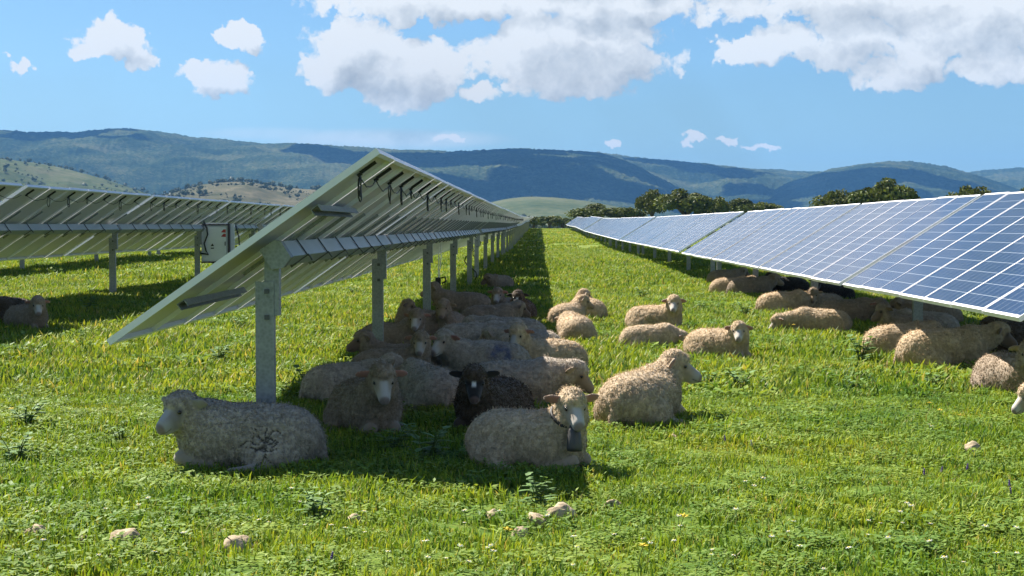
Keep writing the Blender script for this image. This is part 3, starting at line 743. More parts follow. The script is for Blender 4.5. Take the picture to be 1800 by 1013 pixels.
    if bell:
        nb = np.array((.30, 0, .30)); c = nb * .42 + Nc * .58; ax = (Nc - nb) / np.linalg.norm(Nc - nb)
        u1 = np.cross(ax, (0, 0, 1)); u1 /= np.linalg.norm(u1); u2 = np.cross(ax, u1)
        b = MB(); pts = [c + (u1 * math.cos(t) + u2 * math.sin(t)) * .132 for t in np.linspace(0, 2 * math.pi, 25)]
        b.tube(pts, .015, 8, cap=False); co = b.build('collar', M['leather'], o, True)
        fr = np.array((math.cos(ph), math.sin(ph), 0)); p = c + fr * .150 - np.array((0, 0, .07))
        b = MB(); b.tube([p + (0, 0, .02), p - (0, 0, .02) + fr * .015, p - (0, 0, .14) + fr * .03, p - (0, 0, .16) + fr * .03], [.03, .05, .062, .058], 14); b.build('bell', M['bell'], co, True)
    return o
S = make_sheep
NEAR = .010
S(430, 820, 184, 238, 'big grey-fleeced sheep lying in front of the first post, dark cracks on its flank', 'grey', 'grey', -26, 1.12, .43, .38, NEAR, cracks=1, seed=3, ears=-.05)
S(930, 822, 330, 285, "white-faced sheep with pink ears and a collar bell, at the shade's sunny edge", 'pale', 'white', -32, 1.0, .52, .36, NEAR, bell=True, ears=.02)
S(862, 752, 248, 272, 'black-headed sheep with a white blaze, lying in deep shade behind the belled one', 'dark', 'black', -36, 1.05, 0.48, 0.36, NEAR, blaze=True, ears=-.02)
S(645, 758, 292, 282, 'sheep facing the camera in the shade, pale face and drooping ears, beside the first post', 'brown', 'white', -38, 1.1, 0.5, .40, NEAR, ears=-.3)
S(612, 704, 25, 20, 'ridged grey sheep at the left edge of the shade, rump toward the left, head hidden', 'grey', 'tan', -30, 0.95, .42, .42, eyes=False)
S(704, 662, 192, 200, 'sheep with a brown curly head looking left, lying beside the second post', 'brown', 'brown', -25, .95, 0.52, .40)
S(752, 716, 118, 100, 'round grey sheep seen from behind, lying left of the black-headed one', 'grey', 'tan', -40, 1.0, .36, .42, eyes=False, fat=1.05)
S(690, 672, 10, 268, 'cream-faced sheep peering over the back of the round grey sheep', 'brown', 'cream', -35, .95, 0.55, .36)
S(850, 664, 186, 236, 'long-bodied sheep with a blue paint mark on its back, white face turned left', 'grey', 'white', -30, 1.08, 0.47, .40, blue=True)
S(962, 658, 208, 248, 'sheep facing the camera with a sunlit rump at the edge of the shade', 'beige', 'cream', -35, 1.0, .54, .38)
S(910, 712, 356, 340, 'long grey sheep stretched across the shade with only its lowered head in the sun', 'grey', 'tan', -42, 1.04, 0.34, .50)
S(835, 624, 3, 5, 'grey sheep lying in profile behind the one with the blue mark', 'grey', 'tan', -35, 1.08, 0.38, .46, eyes=False)
S(690, 622, 345, 262, 'dark-eared sheep with a pale face, looking out beside the second post', 'brown', 'white', -35, 1.0, 0.54, .40)
S(790, 596, 262, 258, 'curly-browed sheep facing the camera in front of the long sheep behind the third post', 'brown', 'tan', -38, 1.0, 0.56, .38)
S(740, 588, 170, 350, 'brown curly-headed sheep looking right, left of the third post', 'brown', 'brown', -25, .95, 0.52, .34)
S(752, 598, 15, 200, 'dark-faced sheep with its neck bent, just below the third post', 'brown', 'brown', -30, .95, 0.5, .36)
S(812, 556, 180, 182, 'long brown sheep lying behind the third post with its head up', 'brown', 'tan', -20, 1.15, 0.5, .42)
S(862, 582, 15, 20, 'brown sheep with a dark ear, lying mid-shade beyond the long grey sheep', 'brown', 'dark' if False else 'brown', -30, 1.05, 0.4, .40)
S(888, 564, 250, 262, 'brown-capped sheep with a white muzzle, left of the dark blazed one', 'brown', 'white', -35, 1.0, 0.55, .38)
S(914, 568, 265, 268, 'dark sheep with a narrow white blaze, the farther one standing out at the shade edge', 'dark', 'black', -35, 1.05, 0.5, .38, blaze=True)
S(895, 612, 175, 172, 'grey sheep with a rounded rump to the right, behind the sheep facing the camera', 'grey', 'tan', -35, 1.1, 0.36, .44, eyes=False)
S(878, 510, 240, 190, 'farthest sheep in the shaded strip of the centre row', 'brown', 'brown', -35, 1.0, .38, .44, eyes=False)
S(925, 632, 160, 170, 'grey sheep tucked behind the sheep with the sunlit rump', 'grey', 'tan', -30, 1.0, .36, .44, eyes=False)
# the lane
S(1132, 742, 63, 354, 'woolly sheep seen from behind in full sun, head turned right in profile', 'pale', 'cream', -24, 1.12, 0.47, .40, NEAR, leg_out=-1, ears=-.35, fat=1.08)
S(1143, 615, 356, 350, 'headless-looking sheep in the sunny lane, head hidden in the grass', 'pale', 'white', -55, 0.85, .24, .46, eyes=False)
S(1152, 582, 330, 262, 'sheep in the sunny lane facing the camera just behind another lying sheep', 'beige', 'white', -28, 1.05, 0.51, .36)
S(1262, 630, 322, 262, 'lone sheep in the open lane looking at the camera, a thistle before its chest', 'beige', 'white', -28, .98, 0.46, .36)
S(1010, 600, 105, 100, 'pale sheep lying rump first at the left side of the lane, nearest of three', 'pale', 'tan', -40, 1.0, .34, .42, eyes=False)
S(1000, 572, 60, 5, 'tan-headed sheep looking right, middle one of the three in the lane', 'beige', 'tan', -28, .95, 0.48, .36)
S(1032, 562, 118, 20, 'farthest of the three sheep at the left side of the lane, head turned right', 'beige', 'tan', -28, 1.0, 0.5, .34)
# the right-hand row
S(1440, 588, 184, 184, 'sheep grazing at the edge of the right-hand shade, neck stretched to the left', 'beige', 'cream', -42, 1.02, .26, .60, eyes=False)
S(1378, 552, 8, 12, 'sheep by the second right-hand post, its pale rump in the sun', 'beige', 'tan', -35, 1.1, 0.28, .44, eyes=False)
S(1285, 518, 8, 12, 'small far sheep with a sunlit rump, leftmost of the pair under the right-hand panels', 'beige', 'tan', -35, 1.1, .38, .44, eyes=False)
S(1320, 521, 4, 6, 'far dark-backed sheep with a pale patch on its neck under the right-hand panels', 'brown', 'tan', -25, 1.15, 0.42, .44, eyes=False)
S(1275, 500, 10, 12, 'dim sheep behind the far right-hand post', 'brown', 'brown', -30, 1.1, .4, .44, eyes=False)
S(1385, 518, 200, 200, 'black sheep resting deep under the right-hand panels', 'black', 'black', -30, 1.1, .45, .42, eyes=False)
S(1448, 550, 222, 256, 'brown sheep facing the camera right of the second right-hand post', 'brown', 'tan', -38, 1.0, 0.46, .38)
S(1462, 532, 200, 256, 'black sheep with a white blaze under the seam of the right-hand panels', 'black', 'black', -36, 1.05, 0.52, .38, blaze=True)
S(1490, 570, 352, 300, 'grey sheep with a white face lowered at the left of the first right-hand post', 'brown', 'white', -45, 1.1, .36, .48)
S(1600, 602, 182, 205, 'dark brown curly-headed sheep looking left in front of the first right-hand post', 'brown', 'brown', -30, 1.0, .52, .38)
S(1622, 598, 160, 160, 'grey sheep with a rounded back, right of the dark brown curly head', 'grey', 'tan', -35, 1.05, .36, .42, eyes=False)
S(1630, 574, 175, 175, 'dark sheep behind the rounded grey back under the right-hand panels', 'brown', 'brown', -35, 1.1, .36, .42, eyes=False)
S(1582, 628, 22, 20, 'sheep with a wrinkled sunlit rump, left of the longest right-hand sheep', 'beige', 'tan', -35, 1.05, .36, .42, eyes=False)
S(1660, 646, 2, 0, 'long right-hand sheep with its creased rump in the sun and dark head away', 'beige', 'brown', -30, 1.17, .40, .50, eyes=False)
S(1775, 694, 285, 256, 'sheep with a shaded face and a sunlit knee near the right edge', 'brown', 'tan', -34, 1.05, 0.5, .36, leg_out=1)
S(1805, 628, 200, 200, 'dark-backed sheep cut by the right edge, behind the one with the sunlit knee', 'dark', 'brown', -30, 1.2, .40, .44, eyes=False)
S(1900, 742, 178, 190, 'white-faced sheep poking into the picture at the right edge', 'pale', 'white', -38, .9, .34, .46, NEAR)
# far left
S(42, 595, 315, 292, "dim sheep with a sunlit brow at the left edge, in the left row's shade", 'brown', 'white', -36, 1.0, 0.48, .36)
S(-2, 588, 170, 175, 'dark sheep cut by the left edge beside the one with the sunlit brow', 'dark', 'brown', -36, 1.1, .36, .42, eyes=False)

# ------------------------------------------------------------------ grass
proto = bpy.data.collections.new('grass_clumps')
def clump(name, nb, rad, hmin, hmax, w, kind='blade', seed=0):
    r = random.Random(seed); V = []; Fs = []; C = []
    for i in range(nb):
        a = r.uniform(0, 6.283); d = rad * math.sqrt(r.random()); x, y = d * math.cos(a), d * math.sin(a)
        h = r.uniform(hmin, hmax); b = r.uniform(0, 6.283); lean = r.uniform(.15, .8) * h; ww = w * r.uniform(.6, 1.2)
        dx, dy = math.cos(b), math.sin(b); q = b + math.pi / 2 + r.uniform(-.6, .6); sx, sy = math.cos(q), math.sin(q)
        t = r.random()
        col = np.array((.140, .256, .027)) * (1 - t) + np.array((.285, .358, .050)) * t
        if rad > .2: col = col * .8 + np.array((.055, .058, .012))
        if r.random() < .07: col = np.array((.36, .33, .13))
        if r.random() < .2: col = np.array((.07, .15, .03))
        k = len(V)
        if kind == 'blade':
            V += [(x - sx * ww, y - sy * ww, -.01), (x + sx * ww, y + sy * ww, -.01),
                  (x + dx * lean * .35 + sx * ww * .8, y + dy * lean * .35 + sy * ww * .8, h * .6), (x + dx * lean * .35 - sx * ww * .8, y + dy * lean * .35 - sy * ww * .8, h * .6),
                  (x + dx * lean, y + dy * lean, h)]
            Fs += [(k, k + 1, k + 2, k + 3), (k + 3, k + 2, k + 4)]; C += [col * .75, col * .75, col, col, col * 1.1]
        else:   # broad leaves of clover and small herbs
            col = np.array((.12, .225, .04)) * (1 - t) + np.array((.23, .32, .07)) * t
            z = h; L = ww * r.uniform(2.2, 4); tz = r.uniform(-.3, .5) * L
            V += [(x, y, z), (x + dx * L * .5 + sx * ww, y + dy * L * .5 + sy * ww, z + tz * .6), (x + dx * L, y + dy * L, z + tz), (x + dx * L * .5 - sx * ww, y + dy * L * .5 - sy * ww, z + tz * .6)]
            Fs += [(k, k + 1, k + 2, k + 3)]; C += [col] * 4
    me = bpy.data.meshes.new(name); me.from_pydata(V, [], Fs); me.materials.append(M['grass']); set_col(me, np.array(C)); me.update()
    o = bpy.data.objects.new(name, me); proto.objects.link(o); return o
# names sort the collection: index order
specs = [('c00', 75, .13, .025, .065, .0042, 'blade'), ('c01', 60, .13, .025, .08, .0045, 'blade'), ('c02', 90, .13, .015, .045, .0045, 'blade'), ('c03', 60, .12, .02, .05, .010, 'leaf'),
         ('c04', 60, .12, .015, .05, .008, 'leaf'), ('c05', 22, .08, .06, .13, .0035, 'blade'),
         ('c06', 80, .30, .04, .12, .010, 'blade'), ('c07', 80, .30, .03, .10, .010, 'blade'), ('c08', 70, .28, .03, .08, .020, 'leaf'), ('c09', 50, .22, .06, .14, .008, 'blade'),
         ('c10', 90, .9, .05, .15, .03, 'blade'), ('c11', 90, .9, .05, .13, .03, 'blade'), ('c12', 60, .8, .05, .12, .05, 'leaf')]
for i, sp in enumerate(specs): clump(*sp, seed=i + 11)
def trapezoid(n, y0, y1, margin, cells):
    y = np.sqrt(rng.uniform(y0 ** 2, y1 ** 2, n)); half_l = y * (VX / F) + margin; half_r = y * ((1800 - VX) / F) + margin
    x = -half_l + rng.random(n) * (half_l + half_r); return x, y
def keep_clear(x, y, scale):
    m = np.ones(len(x), bool)
    for (sx, sy, a, s) in FOOT:
        dx, dy = x - sx, y - sy; u = dx * math.cos(a) + dy * math.sin(a); v = -dx * math.sin(a) + dy * math.cos(a)
        m &= ((u / (.50 * s)) ** 2 + (v / (.27 * s)) ** 2) > 1
    return m
PX, PY, PI, PS = [], [], [], []
def layer(n, y0, y1, margin, choices, weights, smin_, smax_):
    x, y = trapezoid(n, y0, y1, margin, None); k = keep_clear(x, y, 1); x, y = x[k], y[k]
    nz_ = fbm(np.stack([x * .8, y * .8, 0 * x], 1), 3, 40)
    idx = rng.choice(choices, len(x), p=np.array(weights) / sum(weights)); s = rng.uniform(smin_, smax_, len(x)) * (.65 + .7 * nz_)
    PX.append(x); PY.append(y); PI.append(idx); PS.append(s)
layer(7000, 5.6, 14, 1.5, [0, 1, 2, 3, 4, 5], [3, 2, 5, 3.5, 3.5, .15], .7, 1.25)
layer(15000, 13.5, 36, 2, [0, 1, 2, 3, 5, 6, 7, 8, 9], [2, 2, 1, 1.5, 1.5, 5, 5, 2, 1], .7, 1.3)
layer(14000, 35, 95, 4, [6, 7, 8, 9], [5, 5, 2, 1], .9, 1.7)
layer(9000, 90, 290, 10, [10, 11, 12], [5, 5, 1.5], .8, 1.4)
PX = np.concatenate(PX); PY = np.concatenate(PY); PI = np.concatenate(PI); PS = np.concatenate(PS)
def grass_object():
    P = np.stack([PX, PY, ground(PX, PY)], 1).astype(np.float32); n = len(P)
    me = bpy.data.meshes.new('grass'); me.vertices.add(n); me.vertices.foreach_set('co', P.ravel())
    rot = np.zeros((n, 3), np.float32); rot[:, 2] = rng.uniform(0, 6.283, n)
    me.attributes.new('rot', 'FLOAT_VECTOR', 'POINT').data.foreach_set('vector', rot.ravel())
    me.attributes.new('scl', 'FLOAT', 'POINT').data.foreach_set('value', PS.astype(np.float32))
    me.attributes.new('idx', 'INT', 'POINT').data.foreach_set('value', PI.astype(np.int32))
    me.materials.append(M['grass']); me.update()
    o = link(bpy.data.objects.new('grass', me)); tag(o, 'bright green meadow grass and clover covering the whole field', 'grass', kind='stuff')
    scatter(o, proto)
def scatter(o, coll):
    ng = bpy.data.node_groups.new('scatter', 'GeometryNodeTree')
    ng.interface.new_socket('Geometry', in_out='INPUT', socket_type='NodeSocketGeometry'); ng.interface.new_socket('Geometry', in_out='OUTPUT', socket_type='NodeSocketGeometry')
    a = ng.nodes.new('NodeGroupInput'); b = ng.nodes.new('NodeGroupOutput'); ip = ng.nodes.new('GeometryNodeInstanceOnPoints')
    ci = ng.nodes.new('GeometryNodeCollectionInfo'); ci.inputs['Collection'].default_value = coll; ci.inputs['Separate Children'].default_value = True; ci.inputs['Reset Children'].default_value = True
    def attr(name, ty):
        x = ng.nodes.new('GeometryNodeInputNamedAttribute'); x.data_type = ty; x.inputs['Name'].default_value = name
        return [s for s in x.outputs if s.enabled and s.name == 'Attribute'][0]
    L = ng.links.new
    L(a.outputs[0], ip.inputs['Points']); L(ci.outputs[0], ip.inputs['Instance']); ip.inputs['Pick Instance'].default_value = True
    L(attr('idx', 'INT'), ip.inputs['Instance Index']); L(attr('scl', 'FLOAT'), ip.inputs['Scale'])
    e2r = ng.nodes.new('FunctionNodeEulerToRotation'); L(attr('rot', 'FLOAT_VECTOR'), e2r.inputs[0]); L(e2r.outputs[0], ip.inputs['Rotation'])
    L(ip.outputs[0], b.inputs[0])
    m = o.modifiers.new('scatter', 'NODES'); m.node_group = ng
import os
if not os.environ.get('NOGRASS'): grass_object()

# ------------------------------------------------------------------ weeds, flowers, stones
def weed_mesh(seed, h, stems):
    r = random.Random(seed); V = []; Fs = []; C = []
    def leaf(p, d, L, w, col, droop):
        k = len(V); d = Vector(d).normalized(); sd_ = d.cross(Vector((0, 0, 1))).normalized(); p = Vector(p); nseg = 4
        for i in range(nseg + 1):
            t = i / nseg; c = p + d * L * t + Vector((0, 0, -droop * L * t * t)); ww = w * math.sin(math.pi * min(.98, .12 + .86 * t)) * (1.25 if i % 2 else .75)
            V.append(tuple(c - sd_ * ww)); V.append(tuple(c + Vector((0, 0, ww * -.15)))); V.append(tuple(c + sd_ * ww)); C.extend([col, col * .8, col])
        for i in range(nseg):
            a = k + i * 3; Fs.append((a, a + 1, a + 4, a + 3)); Fs.append((a + 1, a + 2, a + 5, a + 4))
    for s_ in range(stems):
        a = r.uniform(0, 6.28); lean = Vector((math.cos(a), math.sin(a), 0)) * r.uniform(.1, .5); hh = h * r.uniform(.6, 1)
        b = Vector((math.cos(a), math.sin(a), 0)) * r.uniform(0, .05)
        for i in range(9):
            t = i / 8; p = b + lean * hh * t * t + Vector((0, 0, hh * t * .9)); q = r.uniform(0, 6.28)
            col = np.array((.15, .25, .09)) * (.7 + .7 * r.random()) + np.array((.03, .03, .02)) * r.random()
            leaf(p, (math.cos(q), math.sin(q), .5 * r.random() + .3 * t), h * r.uniform(.35, .6) * (1.1 - .5 * t), h * .085, col, .3)
        k = len(V)
        for i in range(5):
            t = i / 4; p = b + lean * hh * t * t + Vector((0, 0, hh * t * .9)); V.extend([tuple(p + Vector((.005, 0, 0))), tuple(p + Vector((-.003, .004, 0))), tuple(p + Vector((-.003, -.004, 0)))]); C.extend([np.array((.13, .18, .06))] * 3)
        for i in range(4):
            for j in range(3):
                j2 = (j + 1) % 3; Fs.append((k + i * 3 + j, k + i * 3 + j2, k + i * 3 + 3 + j2, k + i * 3 + 3 + j))
    me = bpy.data.meshes.new('thistle'); me.from_pydata(V, [], Fs); me.materials.append(M['weed']); set_col(me, np.array(C)); me.update(); return me
WM = [weed_mesh(i, .26 + .03 * i, 5 + i % 3) for i in range(5)]
weeds = [(205, 782, .6, 'low thistle left of the big sheep lying by the first post'), (553, 918, .7, 'upright broad-leaved weed in the foreground below the big sheep'), (380, 640, .9, 'sprawling thistle in the sun left of the first post'),
         (755, 815, .8, 'thistle sprouting from the shade left of the belled sheep'), (948, 890, .55, 'pale leafy thistle in front of the belled sheep'), (1245, 682, .9, 'thistle in the lane right of the sheep seen from behind'), (1300, 690, 1.0, 'wide grey-green thistle right of the lane sheep seen from behind'),
         (1268, 622, 1.0, 'thistle growing before the chest of the lone lane sheep'), (1560, 625, .9, 'thistle at the foot of the sheep with the wrinkled rump'), (1515, 640, 1.0, 'bushy thistle between the lone lane sheep and the right-hand sheep'), (1632, 690, .9, 'dark thistle in the sun below the long right-hand sheep'), (1500, 690, .6, 'small thistle below the bushy one in the lane'),
         (35, 760, .8, 'thistle clump at the left edge of the sunny grass'), (20, 815, .7, 'dark weed at the left edge below the thistle clump'), (1130, 530, .9, 'far thistle behind the lane sheep facing the camera'), (1230, 545, .9, 'far thistle right of the lane sheep facing the camera'), (870, 815, .7, 'weed in the shade just under the belled sheep'),
         (690, 800, .7, 'shaded weed below the sheep facing the camera'), (150, 560, .9, 'thistle in the shade edge right of the sheep at the left edge'), (1310, 560, .8, 'thistle in the grass beside the right-hand row'), (985, 520, .7, 'thistle in the lane beside the shadow line'), (620, 520, .9, 'weed in the sunny grass left of the second post'),
         (1640, 650, .5, 'small weed beside the long right-hand sheep'), (1700, 560, .8, 'weed in the shade behind the long right-hand sheep'), (545, 700, .9, 'dark weed at the left edge of the shade behind the big sheep'), (700, 520, .7, 'small weed in the sunny grass left of the third post'), (420, 580, .8, 'weed in the sun just left of the first post')]
for i, (px, py, s, lab) in enumerate(weeds):
    X, Y = at(px, py); o = link(bpy.data.objects.new('thistle', WM[i % 5])); o.location = (X, Y, gz(X, Y) - .01); o.scale = (s, s, s * .9); o.rotation_euler = (0, 0, i * 1.3); tag(o, lab, 'weed', 'thistles and weeds in the meadow')
def flower_mesh(kind):
    b = MB(); h = {'daisy': .10, 'dandelion': .10, 'lupin': .16}[kind]
    b.tube([(0, 0, 0), (.005, 0, h * .6), (.012, .004, h)], .0022, 5, 0)
    if kind == 'lupin':
        for i in range(26):
            a = i * 2.4; z = h * .55 + i * .0035; r = .013 * (1.05 - i / 30); b.box((.01 + r * math.cos(a), r * math.sin(a), z), (.011, .009, .010), Euler((.4, .3, a)).to_matrix(), 1)
    else:
        n = 13; R0 = .019 if kind == 'daisy' else .021; c = Vector((.012, .004, h)); vs = [c + Vector((0, 0, .003))]
        for i in range(n):
            for da, rr in ((-.16, .55), (0, 1), (.16, .55)):
                a = 2 * math.pi * i / n + da; vs.append(c + Vector((R0 * rr * math.cos(a), R0 * rr * math.sin(a), .004 * rr + .003 * math.sin(i * 2.1))))
        b.add(vs, [(0, 1 + 3 * i, 2 + 3 * i, 3 + 3 * i) for i in range(n)], 1)
        b.add([c + Vector((math.cos(a) * .006, math.sin(a) * .006, .006)) for a in np.linspace(0, 2 * math.pi, 8, False)] + [c + Vector((0, 0, .009))], [(i, (i + 1) % 8, 8) for i in range(8)], 2)
    return b.mesh(kind, [M['stem'], M[{'daisy': 'petal', 'dandelion': 'yellow', 'lupin': 'purple'}[kind]], M['yellow']])
FM = {k: flower_mesh(k) for k in ('daisy', 'dandelion', 'lupin')}
def flower(kind, px, py, s, lab, cat, grp):
    X, Y = at(px, py); o = link(bpy.data.objects.new(kind, FM[kind])); o.location = (X, Y, gz(X, Y)); o.scale = (s,) * 3; o.rotation_euler = (rng.uniform(-.2, .2), rng.uniform(-.2, .2), rng.uniform(0, 6)); tag(o, lab, cat, grp)
fr = random.Random(21)
dz = [(fr.uniform(600, 1790), 905 + 108 * fr.random() ** .8) for i in range(44)] + [(fr.uniform(20, 600), fr.uniform(870, 1010)) for i in range(16)] + [(1315, 862), (1322, 868), (1340, 862), (1390, 945), (1398, 938), (1585, 920), (1590, 908), (1600, 915), (1635, 755), (1645, 762), (820, 1010), (742, 975), (855, 975)]
for px, py in dz: flower('daisy', px, py + 12, fr.uniform(.55, .95), 'small white daisy open in the sunny foreground grass', 'flower', 'white daisies in the foreground')
for px, py, lab in ((1195, 935, 'dandelion'), (1122, 993, ''), (1647, 740, ''), (1685, 752, ''), (1630, 726, ''), (18, 740, ''), (1400, 582, ''), (885, 965, ''), (12, 600, '')):
    flower('dandelion', px, py + 10, 1.15 if py > 700 else 1.6, 'single yellow dandelion flower in the grass', 'flower', 'yellow dandelions in the meadow')
for px, py in ((1275, 775), (1325, 785), (1655, 835), (1625, 840), (1775, 860), (1780, 875), (575, 1003), (1700, 830)):
    flower('lupin', px, py + 6, .4, 'small purple flower spike in the meadow grass', 'flower', 'purple wild flowers')
def stone(px, py, wpx, lab, hk=.42, seed=0):
    X, Y = at(px, py); w = wpx / F * Y; bm = bmesh.new(); bmesh.ops.create_icosphere(bm, subdivisions=4, radius=1)
    for v in bm.verts:
        n = mnoise.fractal(v.co * 1.1 + Vector((seed * 3.1, 0, 0)), 1, 2, 4) * .28; f = 1 + n
        v.co = Vector((v.co.x * f * w / 2, v.co.y * f * w / 2 * .8, v.co.z * f * w * hk))
    me = bpy.data.meshes.new('stone'); bm.to_mesh(me); bm.free(); me.materials.append(M['stone']); me.polygons.foreach_set('use_smooth', [True] * len(me.polygons))
    o = link(bpy.data.objects.new('stone', me)); o.location = (X, Y, gz(X, Y) + w * hk * .25); o.rotation_euler = (0, 0, seed); tag(o, lab, 'stone', 'field stones in the foreground')
for i, a in enumerate([(55, 955, 48, 'rounded grey-tan stone at the lower left'), (137, 962, 24, 'small pointed stone right of the rounded lower-left stone'), (212, 968, 56, 'flat tan stone, third from the left edge'), (408, 976, 62, 'broad pale stone slab in the lower left foreground', .3), (390, 948, 20, 'pebble behind the broad pale slab'), (3, 978, 24, 'stone cut by the left edge'),
                       (985, 912, 58, 'broad tan stone below the belled sheep', .40), (943, 925, 46, 'pale stone left of the broad tan stone'), (866, 912, 30, 'small stone left of the pale stone pair'), (1080, 895, 32, 'upright stone at the tip of the shade'), (620, 926, 34, 'white speckled stone below the shaded strip'), (1708, 798, 34, 'reddish tan stone alone in the right foreground'), (915, 940, 30, 'half-buried stone in front of the pale pair'), (1185, 770, 16, 'pebble in the lane below the sheep seen from behind')]):
    stone(*a[:4], hk=a[4] if len(a) > 4 else .42, seed=i + 1)

# ------------------------------------------------------------------ holm oaks
def oak_meshes(seed, w, h, dens=1.0):
    r = random.Random(seed); V = []; Fs = []; C = []
    lobes = []
    for i in range(15):
        a = r.uniform(0, 6.28); q = math.sqrt(r.random()); d = w * .36 * q; z = h * (.40 + (.44 - .26 * q * q) * r.uniform(.5, 1)); k = r.uniform(.10, .21) * w
        lobes.append((Vector((d * math.cos(a), d * math.sin(a), z)), k))
    for c, k in lobes:
        base = np.array((.085, .110, .034)) * r.uniform(.75, 1.35) + np.array((.02, .012, 0)) * r.random()
        for j in range(int(430 * dens)):
            v = Vector((r.gauss(0, 1), r.gauss(0, 1), r.gauss(0, 1))).normalized(); v.z *= .8; p = c + v * k * (r.random() ** .45)
            sz = r.uniform(.12, .27); n1 = Vector((r.gauss(0, 1), r.gauss(0, 1), r.gauss(0, 1))).normalized(); n2 = n1.orthogonal().normalized(); n3 = n1.cross(n2)
            q = len(V); V.extend([tuple(p + n2 * sz), tuple(p + n3 * sz * .7), tuple(p - n2 * sz), tuple(p - n3 * sz * .7)]); Fs.append((q, q + 1, q + 2, q + 3)); C.extend([base * r.uniform(.7, 1.3)] * 4)
    me = bpy.data.meshes.new('crown'); me.from_pydata(V, [], Fs); me.materials.append(M['oak']); set_col(me, np.array(C)); me.update()
    t = MB(); t.tube([(0, 0, -.3), (.1, 0, h * .2), (.0, .1, h * .42)], [w * .05, w * .04, w * .03], 8)
    for c, k in lobes[:6]: t.tube([(0, .05, h * .3), tuple(c * .6 + Vector((0, 0, h * .18))), tuple(c)], [w * .025, w * .018, w * .006], 6)
    return me, t.mesh('trunk', M['bark'], True)
OM = [oak_meshes(i + 3, 8.0, 6.6) for i in range(5)]
oaks = [(1050, 360, 95, 285, 'broad holm oak at the left end of the oaks behind the right-hand row'), (1105, 364, 70, 300, 'low holm oak right of the leftmost broad one'), (1146, 336, 62, 270, 'tall round holm oak rising behind the right-hand row'), (1205, 335, 95, 262, 'widest holm oak in the middle of the group behind the right-hand row'),
        (1258, 347, 66, 270, 'holm oak just right of the widest one'), (1302, 351, 66, 280, 'holm oak above the gap in the right-hand row'), (1343, 355, 60, 285, 'small holm oak at the right end of the middle group'), (1466, 337, 76, 215, 'smaller of the two holm oaks standing over the right-hand row'), (1552, 318, 108, 205, 'big round holm oak standing over the right-hand row'),
        (1702, 328, 84, 195, 'holm oak showing above the panel seam at upper right'), (1800, 332, 60, 185, 'holm oak top at the right edge above the panels'),
        (965, 379, 50, 350, 'dark oak at the end of the lane'), (938, 381, 36, 370, 'small oak left of the lane end'), (990, 384, 44, 380, 'small oak right of the lane end'), (1015, 383, 40, 330, 'low oak beside the far end of the right-hand row'), (900, 384, 40, 400, 'small far oak behind the end of the centre row'), (860, 386, 40, 410, 'far oak hidden beyond the centre row')]
for i, (px, pt, wpx, Y, lab) in enumerate(oaks):
    X = (px - VX) / F * Y; w = wpx / F * Y; ztop = H + (VY - pt) / F * Y; g0 = gz(X, Y); h = ztop - g0
    r0 = empty('holm_oak', (X, Y, g0), i * 1.7); r0.scale = (w / 6.6, w / 6.6, h / 6.0); tag(r0, lab, 'tree', 'holm oaks behind the field')
    cm, tm = OM[i % 5]; link(bpy.data.objects.new('crown', cm), r0); link(bpy.data.objects.new('trunk', tm), r0)

# ------------------------------------------------------------------ hills
def hill(name, pts, r0, rf, mat, label, amp=.10, nz_=(0, 0), nt=90, back=1.35, step=3, z0=-5, sf=.0016):
    pts = sorted(pts); xs = np.arange(pts[0][0], pts[-1][0] + 1, step); yy = np.interp(xs, [p[0] for p in pts], [p[1] for p in pts])
    ker = np.ones(9) / 9; yy = np.convolve(np.pad(yy, 4, mode='edge'), ker, 'valid')
    az = (xs - VX) / F; Hr = H + (VY - yy) / F * r0
    V = []
    tl = np.concatenate([np.linspace(0, 1, nt), np.linspace(1.06, back, 8)])
    for t in tl:
        rr = rf + (r0 - rf) * t; X = az * rr; Yv = np.full_like(X, rr)
        base = sstep(0, 1, min(t, 1)) * .55 + min(t, 1) * .45
        z = z0 + (Hr - z0) * base * (1 - .5 * max(0, t - 1) / .35)
        P = np.stack([X * sf, Yv * sf * .7, np.full_like(X, nz_[0])], 1)
        rid = 1 - np.abs(2 * fbm(P, 4, int(nz_[1])) - 1)
        w = math.sin(math.pi * min(1, t)) if t < 1 else 0
        z = z + (rid - .75) * (Hr - z0) * amp * 4 * w
        z = z + (fbm(np.stack([X * .012, Yv * .012, 0 * X], 1), 3, 15) - .5) * (Hr - z0) * .05 * min(1, t * 1.5) + rng.uniform(-1, 1, len(X)) * r0 * (.00045 if mat is M['forest'] else .0001)
        V.append(np.stack([X, Yv, z], 1))
    V = np.concatenate(V); n = len(xs)
    Fq = [(i * n + j, i * n + j + 1, (i + 1) * n + j + 1, (i + 1) * n + j) for i in range(len(tl) - 1) for j in range(n - 1)]
    o = link(bpy.data.objects.new(name, np_mesh(name, V, Fq, mat))); tag(o, label, kind='structure')
    return V
ridge = [(-900, 300), (-500, 262), (-200, 240), (0, 232), (60, 235), (130, 234), (180, 230), (230, 229), (300, 234), (350, 243), (420, 250), (470, 254), (530, 253), (580, 255), (640, 260), (720, 264), (800, 268), (860, 267), (900, 262), (950, 263), (1020, 267), (1060, 274), (1100, 286), (1140, 304), (1180, 325), (1230, 350), (1300, 375)]
hill('hills', ridge, 6500, 3600, M['forest'], 'long forested ridge across the background', .10, (0, 3))
hill('hills', [(900, 300), (1000, 272), (1040, 267), (1100, 275), (1200, 287), (1300, 296), (1380, 301), (1440, 304), (1520, 312), (1640, 335), (1750, 365)], 8200, 5200, M['forest'], 'paler forested slope descending to the right behind the main ridge', .10, (3, 13))
